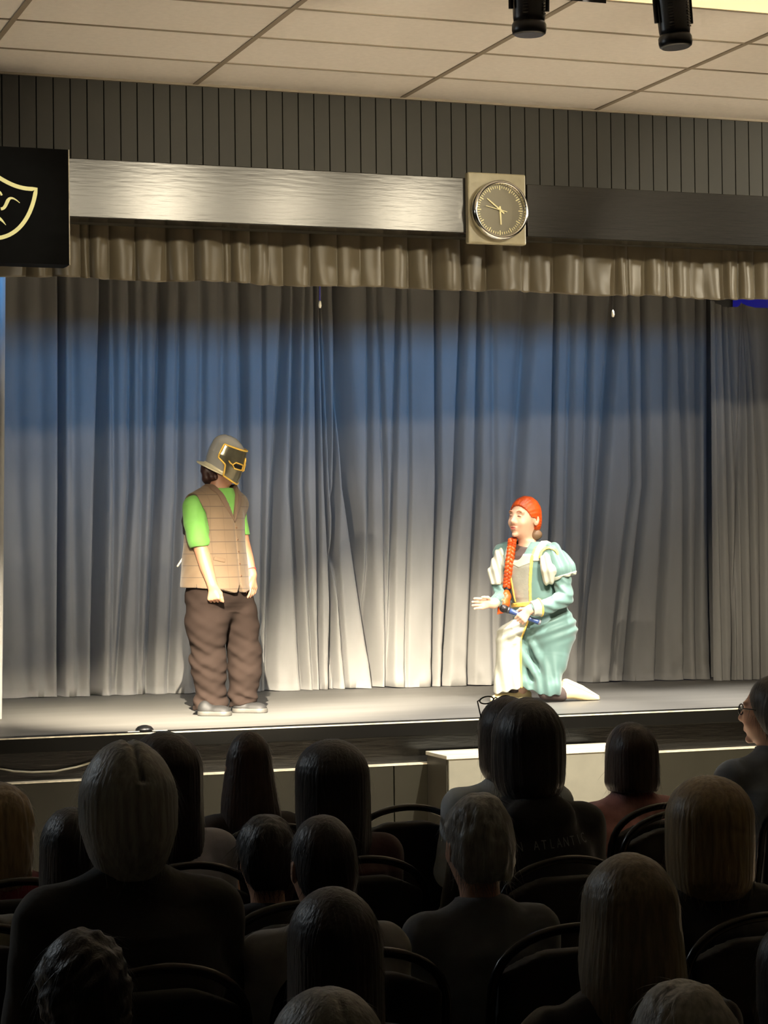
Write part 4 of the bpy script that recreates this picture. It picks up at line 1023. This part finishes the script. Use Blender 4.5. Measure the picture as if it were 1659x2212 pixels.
# ------------------------------------------------------------------ audience chairs
M_cf = mat('chair_black_enamel', (16, 16, 16), .25, spec=.5)
M_cp = mat('chair_vinyl', (12, 12, 13), .6, bump=((60, 60, 60), .1, .002))
def frame_pts():
    P = []
    for t in np.linspace(0, 1, 8): P.append((-.215+.005*t, -.17-.06*t, .42+.28*t))
    for a in np.linspace(PI, 0, 21): P.append((.213*math.cos(a), -.235-.035*math.sin(a)**.7*1, .715+.195*math.sin(a)**.62))
    for t in np.linspace(1, 0, 8): P.append((.215-.005*t, -.17-.06*t, .42+.28*t))
    return P
CH_parts = []
def chair_proto():
    t = empty('banquet_chair')
    rd = rbox((0, .06, .445), (.215, .215, .032), .03)
    sdf('seat', rd, (-.25, -.2, .38), (.25, .3, .5), .012, M_cp, t)
    pts = frame_pts()
    MB().tube(pts, .0125, 10).build('back_frame', M_cf, t, smooth=True)
    bp_ = inter(rbox((0, -.225, .66), (.195, .026, .20), .02, rotx(.17)), lambda P: P[:, 2]-.868+1.2*np.abs(P[:, 0])**1.8*1.0-.0)
    sdf('back_pad', bp_, (-.22, -.32, .42), (.22, -.12, .92), .01, M_cp, t)
    for sx in (-1, 1):
        MB().tube([(sx*.19, .22, .42), (sx*.205, .25, 0)], .0125, 10).build('leg', M_cf, t, smooth=True)
        MB().tube([(sx*.19, -.14, .42), (sx*.205, -.24, 0)], .0125, 10).build('leg', M_cf, t, smooth=True)
    return t
CH0 = chair_proto(); used = [False]
def chair(x, y, rz, label):
    if not used[0]:
        used[0] = True; r = CH0
    else:
        r = CH0.copy(); COL.objects.link(r)
        for ch in list(CH0.children):
            k = ch.copy(); COL.objects.link(k); k.parent = r
    r.location = (x, y, 0); r.rotation_euler = (0, 0, rz); r.name = 'banquet_chair'
    tag(r, label, 'chair', 'audience chairs'); return r

# ------------------------------------------------------------------ audience
HCZ = 1.122
BODY = {}
M_skin2 = mat('skin_tone', (214, 170, 142), .55, noise=((12, 12, 12), .04))
RF = rotz(PI)
def seat_body(yaw=0., tilt=0.):
    k = (yaw, tilt)
    if k in BODY: return BODY[k]
    R = rotz(PI+yaw)@rotx(tilt)
    hd_ = xform(HEAD, (0, .01, HCZ), R)
    f = su(.03, hd_, cap((0, -.015, .93), (0, .0, 1.06), .056, .052), loft([(.46, 0, 0, .15, .11), (.60, 0, -.02, .13, .10), (.80, 0, -.02, .15, .10), (.90, 0, -.02, .13, .08), (.96, 0, -.015, .06, .05)]))
    for sx in (-1, 1):
        arm = chain([(sx*.17, -.01, .90, .045), (sx*.22, .02, .66, .04), (sx*.13, .26, .60, .028)])
        hn = hand((sx*.13, .26, .60), (-sx*.25, 1, -.08), (0, .1, 1), [(14, 22, 16)]*4, (-sx, 0, .1), .95)
        leg_ = chain([(sx*.09, .0, .53, .085), (sx*.12, .42, .52, .058), (sx*.12, .44, .10, .04)])
        f = su(.02, f, su(.015, arm, hn), leg_)
    o = sdf('body', f, (-.36, -.2, .03), (.36, .60, 1.27), .0065, M_skin2)
    BODY[k] = o.data; bpy.data.objects.remove(o); return BODY[k]
def obj_of(name, data, parent, m=None):
    o = bpy.data.objects.new(name, data); COL.objects.link(o); o.parent = parent; return o
SHARED = {}
def shared_legs():
    f = su(.03, *[chain([(sx*.09, -.04, .52, .105), (sx*.12, .44, .51, .078), (sx*.12, .46, .09, .062)]) for sx in (-1, 1)], loft([(.44, 0, -.03, .17, .13), (.60, 0, -.03, .165, .13)]))
    o = sdf('trousers', f, (-.32, -.25, 0), (.32, .62, .66), .012, mat('dark_denim', (38, 40, 48), .85)); d = o.data; bpy.data.objects.remove(o); SHARED['legs'] = d
    f = su(.02, ell((0, .06, .03), (.045, .12, .05)), ell((0, -.02, .05), (.04, .06, .06))); f = inter(f, lambda P: .002-P[:, 2])
    o = sdf('shoe', f, (-.08, -.15, -.01), (.08, .22, .13), .01, mat('black_shoe', (24, 24, 24), .5)); d = o.data; bpy.data.objects.remove(o); SHARED['shoe'] = d
shared_legs()
def top_f(sw, drop, bulk=0., collar=0., seed=1, amp=.006, hood=False):
    """sw: half width over the shoulders; drop: how far the shoulder ends fall below the neck base"""
    zs_ = .945-drop
    ax = sw-.068
    t_ = loft([(.44, 0, -.03, .175+bulk, .135+bulk), (.60, 0, -.035, .165+bulk, .13+bulk), (.76, 0, -.035, .175+bulk, .13+bulk), (.86, 0, -.03, .165+bulk, .11+bulk), (.92, 0, -.02, .11+bulk, .085), (.965, 0, -.01, .066, .062)])
    f = su(.05, t_, cap((0, -.02, .945), (-ax, -.015, zs_), .050+bulk*.5, .062), cap((0, -.02, .945), (ax, -.015, zs_), .050+bulk*.5, .062))
    for sx in (-1, 1):
        f = su(.03, f, chain([(sx*ax, -.01, zs_-.005, .066), (sx*(ax+.03), .02, .66, .062), (sx*.15, .23, .605, .046)]))
    if collar: f = su(.015, f, inter(cap((0, -.012, .93), (0, -.004, .985+collar), .074, .070), lambda P: P[:, 2]-.985-collar))
    if hood: f = su(.03, f, ell((0, -.10, .93), (.11, .055, .075)))
    return disp(f, (amp, wob((22, 22, 14), seed)), (amp*.6, wob((50, 50, 40), seed+1)))
def groove_f(amp, n, seed):
    w_ = wob((10, 10, 5), seed)
    return lambda P: amp*np.sin(n*np.arctan2(P[:, 0], -P[:, 1]-.02)+4*w_(P))
def face_cut(P):   # opening for the face
    return np.maximum(np.maximum(.045-P[:, 1], np.abs(P[:, 0])-.064), P[:, 2]-1.195)
def hair_long(w, L, top=.018, wtop=.9, d=.125, prof=None, seed=1, amp=.0025, n=46, part=0., yb=-.02):
    hw_ = w/2; zt = HCZ+.128+top; prof = prof or [(0, .95), (.3, .98), (.6, 1.), (.82, .97), (.93, .86), (1., .66)]
    pa = np.array(prof); rows = []
    for t_ in np.concatenate([[0., .006, .02, .04, .065, .09], np.linspace(.12, 1, 22)]):
        h_ = t_*L; rr = math.sqrt(max(1e-4, 1-(1-min(1, h_/.115))**2)); k = float(np.interp(t_, pa[:, 0], pa[:, 1]))
        z = zt-h_; below = max(0, (HCZ-.10-z))
        ry = max(.05 if h_ > .1 else .003, d*rr*min(1, k+.05)-below*.35)
        rows.append((z, 0, yb-below*.22, max(.003, hw_*k*rr), ry))
    f = loft(rows, 0, 2.1)
    f = disp(f, (amp*.3, groove_f(1., n, seed)), (amp*1.6, wob((26, 26, 5), seed+3)), (amp*.7, wob((80, 80, 12), seed+4)))
    if part: f = su(.004, f, f); f = (lambda g: lambda P: g(P)+part*np.exp(-(P[:, 0]/.007)**2)*(P[:, 2] > HCZ+.06))(f)
    return sub(f, face_cut)
def hair_short(t=.014, nape=1.04, seed=1, amp=.004, wx=1., curly=0., crown=0.):
    sk = su(.035, ell((0, -.002, HCZ+.03), (.076*wx, .098, .098)), ell((0, -.05, HCZ-.03), (.062*wx, .055, .07)))
    f = off(sk, t)
    if crown: f = su(.03, f, ell((0, -.02, HCZ+.08), (.06, .07, .05+crown)))
    f = inter(f, lambda P: nape-P[:, 2], lambda P: (P[:, 1]-.055)*.8-(P[:, 2]-HCZ-.075)*.6, lambda P: np.where((P[:, 1] > .02) & (P[:, 2] < HCZ+.03), P[:, 1]-.02, -1))
    f = disp(f, (amp, wob((60, 60, 30), seed)), (amp*.6, wob((120, 120, 60), seed+1)))
    if curly: f = disp(f, (curly, wob((75, 75, 75), seed+2, 8)))
    return f
def hair_mesh(f, m, par, S, seed, n=700):
    V, F = field(f, (-.24, -.30, .55), (.24, .20, 1.36), .0055)
    rs_ = np.random.RandomState(seed)
    k = rs_.choice(len(V), n); P = V[k].astype(np.float32); e_ = .004; g = np.stack([f(P+np.eye(3, dtype=np.float32)[i]*e_)-f(P-np.eye(3, dtype=np.float32)[i]*e_) for i in range(3)], 1)
    g /= np.maximum(1e-6, np.linalg.norm(g, axis=1))[:, None]
    dn = np.array([0, 0, -1.])+rs_.normal(size=(n, 3))*.28+np.stack([P[:, 0]*2, P[:, 1]*2, 0*P[:, 0]], 1)
    dn = dn-g*(dn*g).sum(1)[:, None]; dn /= np.maximum(1e-6, np.linalg.norm(dn, axis=1))[:, None]
    Ls = rs_.uniform(.02, .07, n)[:, None]; sd = np.cross(dn, g); bend = rs_.uniform(-.35, .1, n)[:, None]
    rows = []
    for t_ in (0, .33, .66, 1.):
        c_ = P-g*.002+dn*Ls*t_+g*Ls*(.16*t_+bend*t_*t_*.5)+np.array([0, 0, -1.])*Ls*.25*t_*t_
        wd = .0007*(1-.85*t_)/S; rows += [c_-sd*wd, c_+sd*wd]
    R_ = np.stack(rows, 1).reshape(-1, 3); b0 = len(V)+np.arange(n)*8
    Q = np.concatenate([np.stack([b0+2*i, b0+2*i+1, b0+2*i+3, b0+2*i+2], 1) for i in range(3)])
    return mesh_np('hair', np.concatenate([V, R_]), np.concatenate([F, Q]), m, par)
def hairmat(nm, col, amt=.35): return mat(nm, col, .42, noise=((80, 80, 8), amt), bump=((110, 110, 10), .5, .006), sheen=.15)
def person(px, py, Y, label, hair, hmat, top, tmat, topn='jacket', yaw=0., tilt=0., rz=0., chx=0., chlabel=None, zoff=0.):
    p = atY(px, py, Y); S = p[2]/1.268
    r = empty('person', (p[0], Y, 0), rz, label, 'person', 'seated audience'); r.scale = (S, S, S)
    obj_of('body', seat_body(yaw, tilt), r)
    hair_mesh(hair, hmat, r, S, int(px)+500)
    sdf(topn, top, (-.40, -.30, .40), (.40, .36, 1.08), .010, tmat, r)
    obj_of('trousers', SHARED['legs'], r)
    for sx in (-1, 1):
        s_ = obj_of('shoe', SHARED['shoe'], r); s_.location = (sx*.12, .46, 0)
    if chlabel: chair(p[0]+chx, Y-.03, rz, chlabel)
    return r, S
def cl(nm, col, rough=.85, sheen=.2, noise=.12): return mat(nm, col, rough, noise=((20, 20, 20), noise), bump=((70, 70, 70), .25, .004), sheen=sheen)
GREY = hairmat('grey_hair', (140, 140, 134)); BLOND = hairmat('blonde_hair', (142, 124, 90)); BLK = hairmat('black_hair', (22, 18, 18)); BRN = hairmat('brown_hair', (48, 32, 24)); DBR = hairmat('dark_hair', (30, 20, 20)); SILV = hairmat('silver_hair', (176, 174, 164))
# front of the picture: nearest row
person(700, 2122, 3.25, 'person with grey parted hair, nearest head at bottom centre of the photo', hair_long(.200, .30, seed=1, part=.006, top=.014), GREY, top_f(.21, .03, seed=2), cl('grey_knit', (30, 30, 30)), 'sweater', chlabel='black chair under the nearest grey-haired person at bottom centre')
person(1480, 2118, 3.20, 'person with short pale fluffy hair at the bottom right of the photo', hair_short(.020, seed=5, amp=.006, wx=1.02), SILV, top_f(.21, .03, seed=3), cl('dark_knit_top', (24, 24, 26)), 'sweater', chlabel='black chair under the pale short-haired person at bottom right')
# second row
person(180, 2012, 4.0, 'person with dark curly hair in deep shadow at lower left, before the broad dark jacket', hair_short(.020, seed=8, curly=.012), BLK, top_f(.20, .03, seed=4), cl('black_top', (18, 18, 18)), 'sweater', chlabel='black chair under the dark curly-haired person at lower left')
person(715, 1912, 4.0, 'person with dark shoulder-length hair at lower centre, in front of the short-haired light-shirted person', hair_long(.19, .42, seed=11, amp=.0028), DBR, top_f(.20, .04, seed=5), cl('black_cardigan', (22, 22, 22)), 'sweater', chlabel='black chair under the dark-haired person at lower centre')
person(1352, 1838, 4.05, 'person with long straight ash-blonde hair falling to the bottom edge at right', hair_long(.226, .56, seed=14, amp=.0028, prof=[(0, .84), (.25, .88), (.5, 1.0), (.8, 1.03), (1, .92)]), hairmat('ash_blonde_hair', (128, 116, 92)), top_f(.255, .06, .02, seed=6, amp=.016), cl('fuzzy_knit', (30, 30, 29), .95, .5, .35), 'cardigan', chlabel='black chair under the long ash-blonde-haired person')
person(1712, 1990, 4.3, 'person in black with dark hair, cut off by the right edge of the photo', hair_long(.22, .40, seed=61), BLK, top_f(.21, .04, seed=7), cl('black_coat', (18, 18, 18)), 'coat', chlabel='black chair at the right edge under the dark-haired person')
# third row
person(272, 1588, 5.05, 'broad person with grey hair parted at the crown in dark jacket at left', hair_long(.205, .30, seed=17, part=.014, top=.012, amp=.003, prof=[(0, .86), (.25, .93), (.42, 1.0), (.62, .98), (.82, .80), (1, .56)]), GREY, top_f(.245, .055, .02, collar=.01, seed=8), cl('dark_olive_jacket', (24, 23, 18)), 'jacket', chlabel='black chair under the broad grey-haired person at left')
person(697, 1752, 5.05, 'person with short cropped dark hair and visible ears, at centre in light grey top', hair_short(.008, seed=20, amp=.002), DBR, top_f(.225, .035, seed=9), cl('light_grey_top', (150, 150, 150)), 'sweater', chlabel='black chair under the crop-haired person at centre')
person(1032, 1712, 5.15, 'person with short tousled grey hair and grey sweater, right of centre', hair_short(.015, seed=23, amp=.006, curly=.004, crown=.01), GREY, top_f(.225, .05, collar=.008, seed=10), cl('slate_sweater', (92, 96, 100)), 'sweater', chx=.13, chlabel='black chair with shiny curved rim beside the long ash-blonde hair')
person(1524, 1672, 5.1, 'person with blonde shoulder-length bob at right below the light edge of the stage', hair_long(.236, .33, seed=26, amp=.0028, part=.004), BLOND, top_f(.22, .04, .01, seed=11, amp=.012), cl('black_puffer', (24, 24, 25)), 'jacket', chlabel='black chair under the blonde bob-haired person')
person(-100, 1760, 5.75, 'person in pale fuzzy jacket mostly outside the left edge of the photo', hair_short(.012, seed=29), BRN, top_f(.225, .04, .015, seed=12, amp=.014), cl('pale_fleece', (118, 116, 104), .95, .5, .3), 'jacket', chlabel='black chair at the left edge under the fuzzy jacket')
# fourth row
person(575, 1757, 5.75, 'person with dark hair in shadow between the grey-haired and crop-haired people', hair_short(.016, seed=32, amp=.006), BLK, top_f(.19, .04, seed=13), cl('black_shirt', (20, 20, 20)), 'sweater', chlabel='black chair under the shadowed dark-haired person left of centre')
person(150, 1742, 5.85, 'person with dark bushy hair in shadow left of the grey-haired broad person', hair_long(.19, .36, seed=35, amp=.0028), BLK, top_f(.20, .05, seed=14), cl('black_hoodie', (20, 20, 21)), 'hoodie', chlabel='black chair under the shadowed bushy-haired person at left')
person(1134, 1508, 6.2, 'person with short dark curly hair and black hoodie with pale lettering on the back', hair_long(.205, .29, seed=38, amp=.0028, top=.022, n=24), BLK, None or top_f(.235, .05, .015, hood=True, seed=15), cl('black_fleece', (20, 20, 21)), 'hoodie', chlabel='black chair under the person in the lettered hoodie')
LET = bpy.context.scene.objects[-1] if False else None
person(0, 1688, 6.45, 'person with curly blonde hair and maroon top at the left edge of the photo', disp(hair_long(.20, .34, seed=41, amp=.0028, n=20), (.010, wob((55, 55, 55), 43, 8))), BLOND, top_f(.22, .05, seed=16), cl('maroon_knit', (110, 30, 44)), 'sweater', chlabel='black chair under the curly blonde person at the left edge')
person(352, 1578, 6.55, 'person with long dark hair and pale lavender top behind the broad grey-haired person', hair_long(.235, .50, seed=44, amp=.0028), DBR, top_f(.225, .05, seed=17), cl('lavender_top', (176, 178, 192)), 'sweater', chlabel='black chair under the person in the lavender top')
person(712, 1594, 6.45, 'person with long dark hair and maroon shoulders at centre before the stage', hair_long(.238, .50, seed=47, amp=.0028), BLK, top_f(.23, .05, .01, seed=18), cl('dark_maroon_top', (58, 26, 28)), 'sweater', chlabel='black chair under the long dark-haired person at centre')
# first row, nearest the stage
person(535, 1577, 7.3, 'person with long brown hair narrowing to the crown, left of centre before the stage', hair_long(.265, .58, seed=50, amp=.0028, prof=[(0, .60), (.2, .64), (.45, .80), (.75, .95), (1., .96)]), BRN, top_f(.21, .05, seed=19), cl('dark_brown_top', (40, 30, 26)), 'sweater', chlabel='black chair under the long brown-haired person')
RG, SG = person(1092, 1503, 7.25, 'person with dark bob, glasses pushed up on the head and light blue-grey top', hair_long(.20, .31, seed=53, amp=.0028), DBR, top_f(.245, .06, .005, seed=20), cl('blue_grey_top', (176, 188, 196)), 'sweater', chlabel='black chair under the person with glasses on the head')
person(1358, 1558, 7.25, 'person with brown bob and dusty pink fluffy sweater before the stage at right', hair_long(.205, .27, seed=56, amp=.003, prof=[(0, .92), (.35, .95), (.6, 1.0), (.9, 1.03), (1., .90)]), BRN, top_f(.235, .055, .02, collar=.02, seed=21, amp=.012), cl('dusty_pink_fluff', (196, 140, 136), .95, .6, .2), 'sweater', chlabel='black chair under the person in the pink sweater')
RM_, SM_ = person(1668, 1452, 7.3, 'person with cropped grey hair, glasses and slate jacket at the right edge', hair_short(.007, seed=59, amp=.002), hairmat('cropped_grey_hair', (72, 68, 62)), top_f(.235, .05, .02, collar=.02, seed=22), cl('slate_jacket', (96, 104, 112)), 'jacket', yaw=.75, chlabel='black chair at the right edge under the person in the slate jacket')
for px, py, Y, lb in ((880, 1745, 7.3, 'empty black chair with a slot under its curved rim, before the stage'), (1468, 1715, 6.75, 'black chair with shiny curved rim left of the blonde bob-haired person')):
    p = atY(px, py, Y); chair(p[0], Y+.27, 0, lb)
# spectacles
M_gl = mat('spectacle_black', (10, 10, 10), .3)
def glasses(par, M):
    e = empty('glasses'); e.parent = par
    e.matrix_local = M
    for sx in (-1, 1):
        MB().tube([(sx*.034+.026*math.cos(a), 0, .019*math.sin(a)) for a in np.linspace(0, 2*PI, 21)[:-1]], .0028, 6, True).build('rim', M_gl, e, smooth=True)
        MB().tube([(sx*.060, 0, .004), (sx*.074, .01, .006), (sx*.080, .06, .004), (sx*.082, .13, -.012)], .0026, 6).build('temple', M_gl, e, smooth=True)
    MB().tube([(-.009, -.001, .004), (0, -.004, .007), (.009, -.001, .004)], .0026, 6).build('bridge', M_gl, e, smooth=True)
glasses(RG, Matrix.Translation((-.01, .068, HCZ+.128))@Matrix.Rotation(PI, 4, 'Z')@Matrix.Rotation(-.75, 4, 'X'))
glasses(RM_, Matrix.Translation((0, .01, HCZ))@Matrix.Rotation(PI+.75, 4, 'Z')@Matrix.Translation((0, -.102, .012)))
# ------------------------------------------------------------------ lettering on the hoodie, one part per letter
hoodie = [o for o in SC.objects if o.name.startswith('hoodie') and 'lettering' in o.parent.get('label', '')][0]
fld = top_f(.235, .05, .015, hood=True, seed=15)
M_let = mat('letter_print', (120, 120, 120), .7)
for i, ch in enumerate('N ATLANTIC'):
    if ch == ' ': continue
    fc = bpy.data.curves.new('letter', 'FONT'); fc.body = ch; fc.size = .036; fc.align_x = 'CENTER'; fc.resolution_u = 3
    fo = bpy.data.objects.new('letter_source', fc); COL.objects.link(fo); bpy.context.view_layer.update()
    me = bpy.data.meshes.new_from_object(fo.evaluated_get(bpy.context.evaluated_depsgraph_get())); bpy.data.objects.remove(fo)
    F = [tuple(p.vertices) for p in me.polygons]; out = []
    for v in me.vertices:
        X_ = v.co.x*.72-.085+.0235*i; Z_ = v.co.y+.852+.0012*i
        ys = surf_y(fld, X_, Z_, -.32, .1, 600); out.append((X_, (ys if ys is not None else -.15)-.003, Z_))
    mesh_np('letter', out, F, M_let, hoodie.parent, False)
